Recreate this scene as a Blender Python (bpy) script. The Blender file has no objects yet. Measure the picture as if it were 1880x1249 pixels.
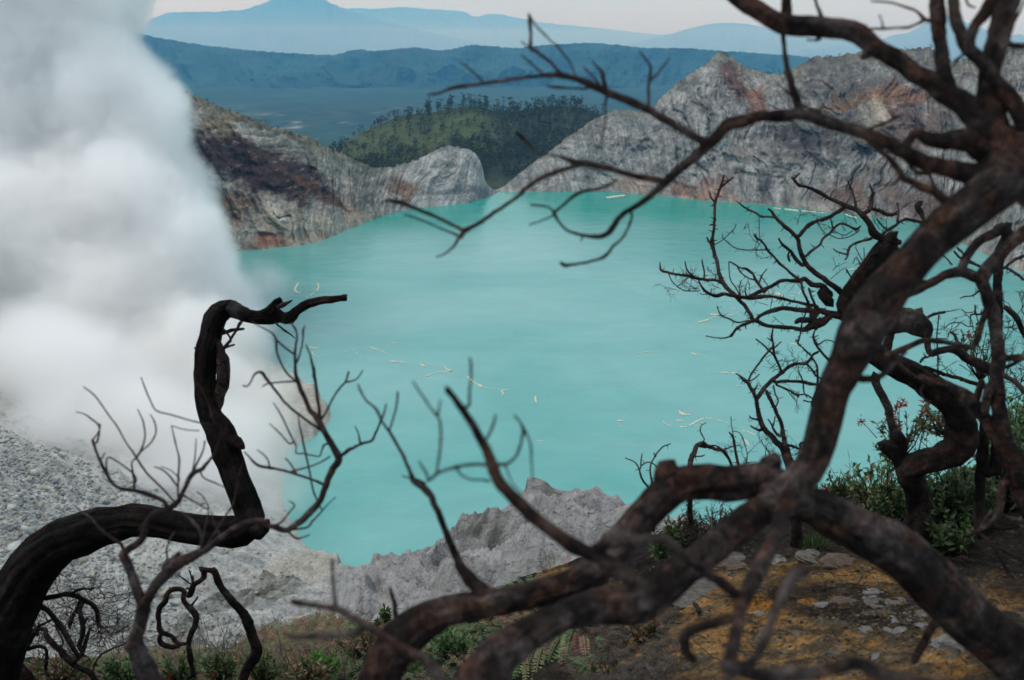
import bpy, math, random
import numpy as np
from mathutils import Vector, Matrix

SC = bpy.context.scene
COL = SC.collection
R = math.radians

# ------------------------------------------------------------------ camera
CAM_H = 180.0
PITCH = R(16.7)
FPX = 1828.0            # focal length of a 35 mm lens in pixels of the 1880 px wide photograph
CX, CY = 940.0, 624.5
camd = bpy.data.cameras.new('camera')
cam = bpy.data.objects.new('camera', camd)
COL.objects.link(cam)
cam.location = (0, 0, CAM_H)
cam.rotation_euler = (R(90) - PITCH, 0, 0)
camd.sensor_width = 36.0
camd.lens = 35.0
camd.clip_start = 0.05
camd.clip_end = 300000.0
camd.dof.use_dof = True
camd.dof.focus_distance = 12.0
camd.dof.aperture_fstop = 3.6
SC.camera = cam

# ------------------------------------------------------------------ sky, sun, exposure
SUN_EL, SUN_AZ = R(64), R(-75)        # azimuth from +Y towards +X: the light comes from the left
w = bpy.data.worlds.new('World')
SC.world = w
w.use_nodes = True
nt = w.node_tree
nt.nodes.clear()
out = nt.nodes.new('ShaderNodeOutputWorld')
bg = nt.nodes.new('ShaderNodeBackground')
sky = nt.nodes.new('ShaderNodeTexSky')
sky.sky_type = 'NISHITA'
sky.sun_disc = False
sky.sun_elevation = SUN_EL
sky.sun_rotation = SUN_AZ
sky.altitude = 2300
sky.dust_density = 3.0
tc = nt.nodes.new('ShaderNodeTexCoord')
mp = nt.nodes.new('ShaderNodeMapping')
mp.inputs['Scale'].default_value = (1.2, 1.2, 9.0)
cn = nt.nodes.new('ShaderNodeTexNoise')
cn.inputs['Scale'].default_value = 2.2
cn.inputs['Detail'].default_value = 7
cn.inputs['Roughness'].default_value = 0.55
cr = nt.nodes.new('ShaderNodeValToRGB')     # the overcast: one even sheet of cloud with faint streaks
cr.color_ramp.elements[0].position = 0.30
cr.color_ramp.elements[0].color = (5.55, 6.9, 7.9, 1)
cr.color_ramp.elements[1].position = 0.70
cr.color_ramp.elements[1].color = (6.75, 7.85, 8.8, 1)
mx = nt.nodes.new('ShaderNodeMix')
mx.data_type = 'RGBA'
mx.inputs[0].default_value = 0.90
L = nt.links
L.new(tc.outputs['Generated'], mp.inputs['Vector'])
L.new(mp.outputs['Vector'], cn.inputs['Vector'])
L.new(cn.outputs['Fac'], cr.inputs['Fac'])
L.new(sky.outputs['Color'], mx.inputs[6])
L.new(cr.outputs['Color'], mx.inputs[7])
L.new(mx.outputs[2], bg.inputs['Color'])
bg.inputs['Strength'].default_value = 0.10
L.new(bg.outputs['Background'], out.inputs['Surface'])

sund = bpy.data.lights.new('sun', 'SUN')
sund.energy = 1.5
sund.angle = R(16)
sund.color = (1.0, 0.93, 0.85)
sun = bpy.data.objects.new('sun', sund)
COL.objects.link(sun)
sdir = Vector((math.sin(SUN_AZ) * math.cos(SUN_EL), math.cos(SUN_AZ) * math.cos(SUN_EL), math.sin(SUN_EL)))
sun.rotation_euler = (-sdir).to_track_quat('-Z', 'Y').to_euler()
sun.location = (-60, 0, 400)

SC.view_settings.view_transform = 'Standard'
SC.view_settings.look = 'None'
SC.view_settings.exposure = 0.18
SC.view_settings.gamma = 1.0
SC.view_settings.use_curve_mapping = False
SC.render.engine = 'CYCLES'
cy = SC.cycles
cy.use_denoising = True
cy.max_bounces = 14
cy.diffuse_bounces = 3
cy.glossy_bounces = 2
cy.transmission_bounces = 2
cy.transparent_max_bounces = 12
cy.volume_bounces = 12
cy.volume_step_rate = 1.6
cy.volume_max_steps = 128
cy.sample_clamp_indirect = 4.0

# ------------------------------------------------------------------ helpers: pixels of the photograph to points of the place
sp, cp = math.sin(PITCH), math.cos(PITCH)

def ray(px, py):
    a = (np.asarray(px, float) - CX) / FPX
    b = -(np.asarray(py, float) - CY) / FPX
    x = a
    y = cp + b * sp
    z = -sp + b * cp
    return x, y, z

def at_depth(px, py, d):
    x, y, z = ray(px, py)
    return np.stack([x * d, y * d, CAM_H + z * d], -1)

def at_y(px, py, yy):
    x, y, z = ray(px, py)
    k = np.asarray(yy, float) / y
    return np.stack([x * k, y * k, CAM_H + z * k], -1)

def at_z(px, py, zz=0.0):
    x, y, z = ray(px, py)
    k = (zz - CAM_H) / z
    return np.stack([x * k, y * k, CAM_H + z * k], -1)

# ------------------------------------------------------------------ helpers: noise
def _h(ix, iy, seed):
    n = (ix.astype(np.int64) * 374761393 + iy.astype(np.int64) * 668265263 + seed * 1442695041) & 0xFFFFFFFF
    n = ((n ^ (n >> 13)) * 1274126177) & 0xFFFFFFFF
    n = n ^ (n >> 16)
    return (n & 0xFFFF) / 65535.0

def vn(x, y, seed=0):
    """value noise 2D in -1..1"""
    x = np.asarray(x, float); y = np.asarray(y, float)
    ix = np.floor(x); iy = np.floor(y)
    fx = x - ix; fy = y - iy
    fx = fx * fx * fx * (fx * (fx * 6 - 15) + 10); fy = fy * fy * fy * (fy * (fy * 6 - 15) + 10)
    a = _h(ix, iy, seed); b = _h(ix + 1, iy, seed); c = _h(ix, iy + 1, seed); d = _h(ix + 1, iy + 1, seed)
    return ((a + (b - a) * fx) * (1 - fy) + (c + (d - c) * fx) * fy) * 2 - 1

def fbm(x, y, o=5, seed=0, g=0.5, l=2.03):
    s = 0; a = 1; t = 0
    for i in range(o):
        s = s + a * vn(x * l ** i + 17.3 * i, y * l ** i - 9.1 * i, seed + i * 7)
        t += a; a *= g
    return s / t

def ridged(x, y, o=4, seed=0, g=0.5, l=2.1):
    s = 0; a = 1; t = 0
    for i in range(o):
        n = 1 - np.abs(vn(x * l ** i + 5.7 * i, y * l ** i + 3.3 * i, seed + i * 11)) * 2
        s = s + a * n
        t += a; a *= g
    return s / t

def sstep(a, b, x):
    t = np.clip((np.asarray(x, float) - a) / (b - a), 0, 1)
    return t * t * (3 - 2 * t)

def blob(px, py, cx, cy_, rx, ry, rot=0.0, soft=0.35, n=None):
    c, s = math.cos(R(rot)), math.sin(R(rot))
    u = ((px - cx) * c + (py - cy_) * s) / rx
    v = (-(px - cx) * s + (py - cy_) * c) / ry
    d = np.sqrt(u * u + v * v)
    if n is not None:
        d = d + n
    return 1 - sstep(1 - soft, 1 + soft, d)

def mixc(col, c, f):
    return col + (np.array(c) - col) * f[..., None]

# ------------------------------------------------------------------ helpers: objects
def tag(o, label=None, cat=None, group=None, kind=None):
    if label: o['label'] = label
    if cat: o['category'] = cat
    if group: o['group'] = group
    if kind: o['kind'] = kind
    return o

def mesh_np(name, V, F, mat=None, smooth=True, col=None, midx=None):
    V = np.asarray(V, np.float32).reshape(-1, 3)
    F = np.asarray(F, np.int32)
    me = bpy.data.meshes.new(name)
    n = F.shape[1]
    me.vertices.add(len(V)); me.loops.add(F.size); me.polygons.add(len(F))
    me.vertices.foreach_set('co', V.ravel())
    me.polygons.foreach_set('loop_start', np.arange(0, F.size, n, dtype=np.int32))
    me.loops.foreach_set('vertex_index', F.ravel())
    if smooth:
        me.polygons.foreach_set('use_smooth', np.ones(len(F), bool))
    if col is not None:
        ca = me.color_attributes.new('Col', 'FLOAT_COLOR', 'POINT')
        c4 = np.ones((len(V), 4), np.float32); c4[:, :3] = np.asarray(col).reshape(-1, 3)
        ca.data.foreach_set('color', c4.ravel())
    if mat is not None:
        for m in (mat if isinstance(mat, (list, tuple)) else [mat]):
            me.materials.append(m)
    if midx is not None:
        me.polygons.foreach_set('material_index', np.asarray(midx, np.int32))
    me.update(calc_edges=True)
    return me

def obj(name, me, parent=None, loc=None):
    o = bpy.data.objects.new(name, me)
    COL.objects.link(o)
    if parent is not None: o.parent = parent
    if loc is not None: o.location = loc
    return o

def empty(name, loc=(0, 0, 0)):
    o = bpy.data.objects.new(name, None)
    COL.objects.link(o); o.location = loc
    o.empty_display_size = 0.1
    return o

def grid_faces(r, c):
    i = np.arange(r - 1)[:, None] * c + np.arange(c - 1)[None, :]
    return np.stack([i, i + 1, i + 1 + c, i + c], -1).reshape(-1, 4)

def grid_obj(name, P, mat, col=None, smooth=True):
    r, c = P.shape[:2]
    return obj(name, mesh_np(name, P.reshape(-1, 3), grid_faces(r, c), mat, smooth, None if col is None else col.reshape(-1, 3)))

def ip(x, xs, ys):
    """smooth (pchip-like) interpolation"""
    xs = np.asarray(xs, float); ys = np.asarray(ys, float); x = np.asarray(x, float)
    h = np.diff(xs); d = np.diff(ys) / h
    m = np.zeros_like(ys); m[0] = d[0]; m[-1] = d[-1]
    for i in range(1, len(xs) - 1):
        if d[i - 1] * d[i] > 0:
            w1 = 2 * h[i] + h[i - 1]; w2 = h[i] + 2 * h[i - 1]
            m[i] = (w1 + w2) / (w1 / d[i - 1] + w2 / d[i])
    k = np.clip(np.searchsorted(xs, x) - 1, 0, len(xs) - 2)
    t = np.clip((x - xs[k]) / h[k], 0, 1)
    a = ys[k]; b = ys[k + 1]
    return (2 * t**3 - 3 * t**2 + 1) * a + (t**3 - 2 * t**2 + t) * h[k] * m[k] + (-2 * t**3 + 3 * t**2) * b + (t**3 - t**2) * h[k] * m[k + 1]

# ------------------------------------------------------------------ materials
def new_mat(name):
    m = bpy.data.materials.new(name)
    m.use_nodes = True
    n = m.node_tree
    b = n.nodes['Principled BSDF']
    return m, n, b

def nz(n, scale, detail=6, rough=0.6, vec=None, dist=0.0):
    t = n.nodes.new('ShaderNodeTexNoise')
    t.inputs['Scale'].default_value = scale
    t.inputs['Detail'].default_value = detail
    t.inputs['Roughness'].default_value = rough
    t.inputs['Distortion'].default_value = dist
    if vec is not None: n.links.new(vec, t.inputs['Vector'])
    return t

def ramp(n, src, stops):
    r = n.nodes.new('ShaderNodeValToRGB')
    e = r.color_ramp.elements
    while len(e) < len(stops): e.new(0.5)
    for k, (p, c) in enumerate(stops):
        e[k].position = p
        e[k].color = (c[0], c[1], c[2], 1) if not isinstance(c, (int, float)) else (c, c, c, 1)
    n.links.new(src, r.inputs['Fac'])
    return r

def mixrgb(n, a, b, fac, mode='MIX'):
    m = n.nodes.new('ShaderNodeMix'); m.data_type = 'RGBA'; m.blend_type = mode
    for s, v in ((0, fac), (6, a), (7, b)):
        if hasattr(v, 'links'): n.links.new(v, m.inputs[s])
        elif isinstance(v, (int, float)): m.inputs[s].default_value = v
        else: m.inputs[s].default_value = (v[0], v[1], v[2], 1)
    return m.outputs[2]

def bump(n, b, src, dist, strength=1.0, prev=None):
    k = n.nodes.new('ShaderNodeBump')
    k.inputs['Distance'].default_value = dist
    k.inputs['Strength'].default_value = strength
    n.links.new(src, k.inputs['Height'])
    if prev is not None: n.links.new(prev, k.inputs['Normal'])
    n.links.new(k.outputs['Normal'], b.inputs['Normal'])
    return k.outputs['Normal']

def rock_mat(name, s1, s2, bd, var=0.35, stretch=(1, 1, 1), spec=0.15):
    m, n, b = new_mat(name)
    at = n.nodes.new('ShaderNodeAttribute'); at.attribute_name = 'Col'
    tc_ = n.nodes.new('ShaderNodeTexCoord')
    mp_ = n.nodes.new('ShaderNodeMapping'); mp_.inputs['Scale'].default_value = stretch
    n.links.new(tc_.outputs['Object'], mp_.inputs['Vector'])
    v = mp_.outputs['Vector']
    a = nz(n, s1, 8, 0.68, v, 0.3)
    c = nz(n, s2, 8, 0.72, v)
    ra = ramp(n, a.outputs['Fac'], [(0.32, 1 - var), (0.5, 1.0), (0.68, 1 + var)])
    rc = ramp(n, c.outputs['Fac'], [(0.33, 1 - var), (0.5, 1.0), (0.66, 1 + var)])
    k = mixrgb(n, at.outputs['Color'], ra.outputs['Color'], 1.0, 'MULTIPLY')
    k = mixrgb(n, k, rc.outputs['Color'], 1.0, 'MULTIPLY')
    n.links.new(k, b.inputs['Base Color'])
    b.inputs['Roughness'].default_value = 0.95
    b.inputs['Specular IOR Level'].default_value = spec
    vo = n.nodes.new('ShaderNodeTexVoronoi'); vo.feature = 'DISTANCE_TO_EDGE'; vo.inputs['Scale'].default_value = s2 * 0.45
    wn = nz(n, s2 * 0.6, 4, 0.6, v)
    va = n.nodes.new('ShaderNodeVectorMath'); va.operation = 'MULTIPLY_ADD'
    va.inputs[1].default_value = (1.6 / s2,) * 3
    n.links.new(wn.outputs['Color'], va.inputs[0]); n.links.new(v, va.inputs[2]); n.links.new(va.outputs[0], vo.inputs['Vector'])
    cr_ = ramp(n, vo.outputs['Distance'], [(0.0, 0.0), (0.09, 1.0)])
    p = bump(n, b, a.outputs['Fac'], bd, 1.0)
    p = bump(n, b, c.outputs['Fac'], bd * 0.45, 1.0, p)
    bump(n, b, cr_.outputs['Color'], bd * 0.12, 0.8, p)
    return m
# ================================================================== THE SETTING
random.seed(7)
rng = np.random.default_rng(7)

# ------------------------------------------------------------------ the lowland behind, caldera rim, far mountains
M_low = rock_mat('forest_lowland', 0.0009, 0.012, 12.0, 0.35)
ys = np.concatenate([[1500], np.geomspace(2200, 16000, 220), np.geomspace(16500, 82000, 40)])
us = np.linspace(-1.0, 1.0, 260)
Y = np.repeat(ys[:, None], len(us), 1); X = us[None, :] * Y * 1.0
Z = -320 + 14 * fbm(X / 900, Y / 900, 5, 3) * sstep(1500, 4000, Y)
c = np.zeros(X.shape + (3,)) + np.array([0.010, 0.034, 0.028])
n1 = fbm(X / 700, Y / 1100, 5, 21); n2 = fbm(X / 260, Y / 900, 5, 22)
patch = sstep(-0.05, 0.25, n2) * (1 - sstep(7600, 9200, Y)) * sstep(5200, 6200, Y)
c = mixc(c, (0.06, 0.075, 0.055), patch * 0.8 * sstep(-0.3, 0.3, fbm(X / 90, Y / 400, 4, 24)))
c = mixc(c, (0.022, 0.055, 0.032), sstep(0.05, 0.35, n1) * 0.5)
c = c * (1 + 0.8 * fbm(X / 60, Y / 170, 4, 25, 0.7))[..., None]
c = mixc(c, (0.3, 0.3, 0.29), sstep(0.52, 0.6, fbm(X / 60, Y / 140, 3, 29)) * 0.5 * (1 - sstep(7000, 8000, Y)))
lowland = grid_obj('lowland', np.stack([X, Y, Z], -1), M_low, c)
tag(lowland, kind='structure')

M_far = rock_mat('hazy_mountain', 0.0006, 0.004, 40.0, 0.25)
def ridge_sheet(name, px, crest, rc, base_py, rb, amp, col, n=(70, 500), seed=0, gs=1.0, mat=None, crest_n=4.0, back=0.6):
    u = np.linspace(px[0], px[-1], n[1])
    cz = ip(u, px, crest); r_c = np.interp(u, px, rc) if np.ndim(rc) else np.full_like(u, rc)
    top = at_y(u, cz, r_c)
    bot = at_y(u, np.full_like(u, base_py) if not np.ndim(base_py) else np.interp(u, px, base_py), np.full_like(u, rb) if not np.ndim(rb) else np.interp(u, px, rb)); bot[:, 2] = -335
    v = np.linspace(0, 1, n[0])[:, None, None]
    P = bot[None] + (top - bot)[None] * v
    V = v[..., 0]
    P[..., 2] = bot[None, :, 2] + (top - bot)[None, :, 2] * (0.30 * V + 0.70 * V ** 2.0)
    S = np.repeat(P[-1:, :, 0], n[0], 0)
    H = P[..., 2]
    w_ = np.sin(np.pi * np.clip(V, 0, 1)) ** 0.7
    g = ridged(S / (500 * gs) + 0.4 * fbm(S / (900 * gs), H / (600 * gs), 3, seed), V * 1.2, 4, seed + 5)
    P[..., 1] -= amp * g * w_
    P[..., 2] += amp * 0.18 * g * w_ + crest_n * fbm(S / (30 * gs), V * 2, 4, seed + 9) * V
    bk = P[-1].copy(); bk[:, 1] += (top[:, 1] - bot[:, 1]) * back + 200; bk[:, 2] = bot[:, 2] - 50
    P = np.concatenate([P, bk[None]], 0)
    cc = np.zeros(P.shape) + np.array(col)
    nn = fbm(P[..., 0] / (700 * gs), P[..., 2] / (200 * gs), 6, seed + 3, 0.7)
    cc = cc * (1 + 0.9 * nn[..., None])
    return grid_obj(name, P, mat or M_far, cc)

o = ridge_sheet('caldera_rim',
    [-300, 0, 230, 270, 330, 400, 506, 605, 659, 688, 762, 803, 874, 944, 1000, 1082, 1190, 1260, 1330, 1400, 1490, 1540, 1600, 1900, 2300],
    [30, 40, 55, 65, 76, 86, 96, 101, 91, 94, 87, 93, 83, 88, 83, 79, 88, 89, 94, 98, 106, 118, 130, 140, 140],
    13600, 158, 11400, 650, (0.011, 0.038, 0.032), (110, 1100), 3, 0.7, crest_n=16.0)
tag(o, kind='structure')
FM = dict(col=(0.05, 0.07, 0.06), amp=900, gs=3.5)
for nm, px, cr_, rc, sd in [
    ('distant_volcano', [150, 255, 290, 310, 350, 400, 435, 486, 505, 540, 592, 624, 672, 720, 784, 860, 960], [80, 48, 30, 24, 22, 21, 19, 5, -4, -8, -1, 13, 29, 42, 58, 75, 95], 50000, 31),
    ('distant_range', [560, 624, 700, 730, 790, 850, 866, 874, 884, 888, 912, 940, 1000, 1100, 1200, 1300, 1400], [30, 15, 16, 13, 17, 21, 29, 31, 30, 26, 26, 31, 42, 52, 63, 70, 88], 64000, 41),
    ('distant_hill', [1120, 1215, 1260, 1300, 1330, 1370, 1420, 1470, 1540, 1640, 1800], [88, 66, 54, 45, 42, 44, 55, 65, 72, 82, 95], 52000, 51),
    ('distant_peak', [1480, 1560, 1608, 1646, 1682, 1703, 1735, 1780, 1830, 1900, 2100], [92, 82, 75, 64, 55, 40, 28, 44, 60, 66, 90], 44000, 61)]:
    o = ridge_sheet(nm, px, cr_, rc, 99, rc - 9000, FM['amp'], FM['col'], (40, 300), sd, FM['gs'], crest_n=60.0)
    tag(o, kind='structure')

# ------------------------------------------------------------------ wooded hill beyond the crater
M_hill = rock_mat('grassy_hill', 0.03, 0.25, 1.5, 0.3)
HPX = [430, 520, 600, 620, 660, 700, 740, 780, 830, 870, 920, 960, 1000, 1050, 1090, 1120, 1180, 1300, 1500]
HCY = [350, 318, 283, 272, 246, 228, 212, 209, 199, 196, 204, 202, 195, 196, 206, 220, 250, 300, 340]
u = np.linspace(430, 1500, 420)
hr = np.interp(u, [430, 870, 1050, 1500], [1750, 1950, 2050, 1900])
top = at_y(u, ip(u, HPX, HCY), hr)
bot = at_y(u, np.full_like(u, 352.0), np.full_like(u, 1330.0)); bot[:, 2] = np.minimum(bot[:, 2], -4)
V = np.linspace(0, 1, 170)[:, None]
P = bot[None] + (top - bot)[None] * V[..., None]
P[..., 2] = bot[None, :, 2] + (top - bot)[None, :, 2] * (V ** 1.25)
wv = np.sin(np.pi * np.clip(V, 0, 1)) ** 0.6
g = ridged(P[..., 0] / 260, V * 2.0, 4, 81)
P[..., 2] += (13 * g + 5 * fbm(P[..., 0] / 40, P[..., 1] / 60, 4, 82)) * wv
bk = P[-1:].copy(); bk[..., 1] += 500; bk[..., 2] -= 260
P = np.concatenate([P, bk], 0)
HILL = P.copy()
ppx = CX + FPX * P[..., 0] / (P[..., 1] * cp - (P[..., 2] - CAM_H) * sp)
dz = P[..., 1] * cp - (P[..., 2] - CAM_H) * sp
ppy = CY - FPX * ((P[..., 2] - CAM_H) * cp + P[..., 1] * sp) / dz
nn = 0.35 * fbm(ppx / 40, ppy / 30, 4, 83)
c = np.zeros(P.shape) + np.array([0.026, 0.036, 0.024])
gr = np.maximum.reduce([blob(ppx, ppy, 690, 262, 75, 34, -22, 0.5, nn), blob(ppx, ppy, 850, 235, 75, 38, 10, 0.5, nn), blob(ppx, ppy, 780, 270, 70, 30, 0, 0.5, nn)])
c = mixc(c, (0.075, 0.098, 0.032), gr * 0.6)
c = mixc(c, (0.05, 0.068, 0.028), sstep(0.1, 0.5, fbm(ppx / 18, ppy / 14, 4, 84)) * 0.6)
o = grid_obj('wooded_hill', P, M_hill, c); tag(o, kind='structure')

# ------------------------------------------------------------------ crater walls
M_wall = rock_mat('crater_rock', 0.045, 0.35, 3.2, 0.34, (1, 1, 0.55))
def wall(name, px, crest, shore, rc, n, seed, colf, amp=9.0, prof=0.9, wfun=None, back=(260, 150)):
    u = np.linspace(px[0], px[-1], n[1])
    cyy = ip(u, px, crest); rcc = ip(u, px, rc); shy = ip(u, px, shore)
    top = at_y(u, cyy, rcc); bot = at_z(u, shy, 0.0)
    dirv = top - bot; dirv[:, 2] = 0
    Ld = np.linalg.norm(dirv[:, :2], axis=1)[:, None]; dirv = dirv / np.maximum(Ld, 1)
    bot = bot - dirv * 6; bot[:, 2] = -5.0
    V = np.linspace(0, 1, n[0])[:, None]
    P = bot[None] + (top - bot)[None] * V[..., None]
    zt = top[:, 2][None]
    P[..., 2] = -5.0 + (zt + 5.0) * (V ** prof)
    arc = np.concatenate([[0], np.cumsum(np.linalg.norm(np.diff(bot[:, :2], axis=0), axis=1))])[None].repeat(n[0], 0)
    H = P[..., 2]
    W = np.sin(np.pi * np.clip(V, 0, 1)) ** 0.55 * np.clip(zt / 60, 0.15, 1)
    wp = fbm(arc / 70, H / 55, 4, seed)
    lean = arc + 0.5 * H * np.sin(arc / 180.0) + 22 * wp
    big = ridged(lean / 120, H / 190 + 0.3 * wp, 3, seed + 1)
    mid = ridged(lean / 36, H / 95 + 0.5 * wp, 4, seed + 2)
    sm = ridged(lean / 8.5 + wp, H / 34, 4, seed + 3)
    fine = fbm(arc / 3.2, H / 2.6, 4, seed + 4, 0.6)
    strata = vn(arc / 60, (H + 7 * wp + 0.12 * arc) / 3.4, seed + 6)
    streak = fbm(lean / 4.5, H / 60 + wp, 4, seed + 12, 0.6)
    crack = sstep(0.45, 0.85, ridged(lean / 15 + 0.6 * wp, H / 75 + 0.4 * wp, 3, seed + 13))
    blocks = np.tanh(3.2 * fbm(lean / 55, H / 60 + 0.5 * wp, 3, seed + 14)) + 0.5 * np.tanh(4 * fbm(lean / 18, H / 22, 3, seed + 15))
    D = amp * (2.3 * big + 1.3 * mid + 1.2 * blocks) + 3.6 * sm + 2.0 * fine + 1.6 * strata + 2.0 * streak - 8.5 * crack
    if wfun is not None: D = D * wfun(u)[None]
    P[..., :2] -= dirv[None, :, :2] * (D * W)[..., None]
    P[..., 2] += (1.6 * fine + 1.4 * sm + 0.8 * strata) * np.clip(V * 3, 0, 1) * np.clip(zt / 60, 0.2, 1)
    P[-1:, :, 2] += 3.2 * np.tanh(2.5 * fbm(arc[-1:] / 13, arc[-1:] * 0, 5, seed + 8, 0.65)) * np.clip(zt / 60, 0.15, 1)
    b1 = P[-1:].copy(); b1[..., :2] += dirv[None, :, :2] * 25; b1[..., 2] -= 6
    b2 = P[-1:].copy(); b2[..., :2] += dirv[None, :, :2] * back[0]; b2[..., 2] -= back[1]
    qx = np.repeat(u[None], n[0], 0)
    qy = shy[None] + (cyy - shy)[None] * V + D * -0.4
    cav = np.clip(0.5 + 0.35 * sm + 0.4 * mid, 0, 1)
    c = colf(qx, qy, V, wp, strata, fine, mid, sm, arc, H, streak, blocks)
    P = np.concatenate([P, b1, b2], 0); c = np.concatenate([c, c[-1:], c[-1:]], 0)
    o = grid_obj(name, P, M_wall, c); tag(o, kind='structure')
    return P

def col_left(qx, qy, V, wp, st, fi, mid, sm, arc, H, streak, blocks):
    n = 0.62 * fbm(qx / 22 + qy / 40, qy / 12 - qx / 50, 7, 101, 0.68) * 1.3; n = n + 0.2 * wp
    n3 = fbm(qx / 9 + qy / 22, qy / 5, 4, 103)
    c = np.zeros(qx.shape + (3,)) + np.array([0.25, 0.24, 0.208])
    c = c * (1 + 0.45 * n3[..., None] + 0.3 * fi[..., None])
    c = mixc(c, (0.13, 0.15, 0.12), blob(qx, qy, 610, 290, 110, 22, 20, 0.5, n) * 0.6)
    c = mixc(c, (0.27, 0.20, 0.12), blob(qx, qy, 410, 235, 45, 30, 30, 0.5, n) * 0.8)
    c = mixc(c, (0.055, 0.030, 0.028), blob(qx, qy, 480, 312, 135, 46, 24, 0.30, n * 0.6) * 0.95)
    c = mixc(c, (0.085, 0.045, 0.03), blob(qx, qy, 560, 345, 90, 14, 32, 0.4, n) * 0.8)
    c = mixc(c, (0.19, 0.10, 0.06), blob(qx, qy, 430, 385, 60, 30, 0, 0.4, n) * 0.7)
    c = mixc(c, (0.34, 0.315, 0.265), blob(qx, qy, 590, 390, 100, 40, 16, 0.5, n * .8) * 0.85)
    c = mixc(c, (0.42, 0.32, 0.25), blob(qx, qy, 645, 382, 34, 16, 30, 0.4, n) * 0.9)
    c = mixc(c, (0.42, 0.33, 0.24), blob(qx, qy, 555, 432, 50, 12, -10, 0.4, n) * 0.7)
    c = mixc(c, (0.22, 0.09, 0.05), blob(qx, qy, 500, 440, 38, 14, 0, 0.4, n) * 0.85)
    c = mixc(c, (0.17, 0.085, 0.05), blob(qx, qy, 745, 345, 34, 24, 20, 0.4, n) * 0.8)
    kn = sstep(700, 760, qx + 20 * n)
    c = mixc(c, (0.35, 0.352, 0.335), kn * 0.85 * (1 - blob(qx, qy, 745, 345, 34, 24, 20, 0.4, n)))
    c = mixc(c, (0.185, 0.185, 0.19), blob(qx, qy, 850, 358, 60, 16, 0, 0.4, n * 0.5) * 0.7)
    c = mixc(c, (0.36, 0.37, 0.33), sstep(0.25, 0.6, n3) * kn * 0.4)
    c = mixc(c, (0.42, 0.40, 0.37), sstep(0.35, 0.6, n3) * (1 - kn) * 0.55 * sstep(0.05, 0.2, V))
    c = mixc(c, (0.40, 0.31, 0.24), (1 - sstep(0.02, 0.07, V)) * 0.7)
    c = mixc(c, (0.13, 0.11, 0.06), sstep(0.90, 0.97, V + 0.04 * n) * (1 - kn) * 0.6)
    n5 = 0.5 * fbm(qx / 18 + qy / 30, qy / 9 - qx / 60, 6, 104, 0.65)
    c = mixc(c, (0.050, 0.029, 0.028), blob(qx, qy, 480, 316, 128, 38, 22, 0.22, n5) * (0.93 - 0.35 * sstep(0.35, 0.6, n3)))
    c = mixc(c, (0.10, 0.05, 0.032), blob(qx, qy, 585, 352, 62, 9, 30, 0.3, n5) * 0.85)
    c = mixc(c, (0.36, 0.32, 0.25), blob(qx, qy, 560, 415, 120, 24, 8, 0.4, n5) * 0.55)
    c = c * (1 + 0.55 * streak + 0.16 * np.tanh(3 * fbm(qx / 30 + 0.4 * wp, qy / 22, 4, 130)) + 0.12 * st)[..., None]
    return np.clip(c, 0.012, 0.6)

TL = wall('crater_wall_left',
    [-400, -100, 100, 270, 340, 400, 460, 520, 580, 640, 690, 720, 760, 800, 835, 862, 878, 886, 890, 898, 916],
    [60, 90, 120, 148, 174, 196, 217, 240, 262, 288, 308, 306, 296, 280, 271, 275, 290, 308, 330, 342, 353],
    [560, 520, 490, 470, 463, 460, 458, 453, 444, 420, 401, 392, 384, 379, 375, 371, 367, 365, 363, 361, 356],
    [800, 850, 900, 950, 980, 1010, 1040, 1060, 1090, 1110, 1140, 1160, 1180, 1200, 1215, 1225, 1229, 1230, 1232, 1236, 1245],
    (210, 900), 11, col_left, 8.0, 0.85, wfun=lambda u: np.interp(u, [0, 690, 720, 830, 880, 916], [1, 1, 0.55, 0.5, 0.3, 0.1]))

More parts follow.
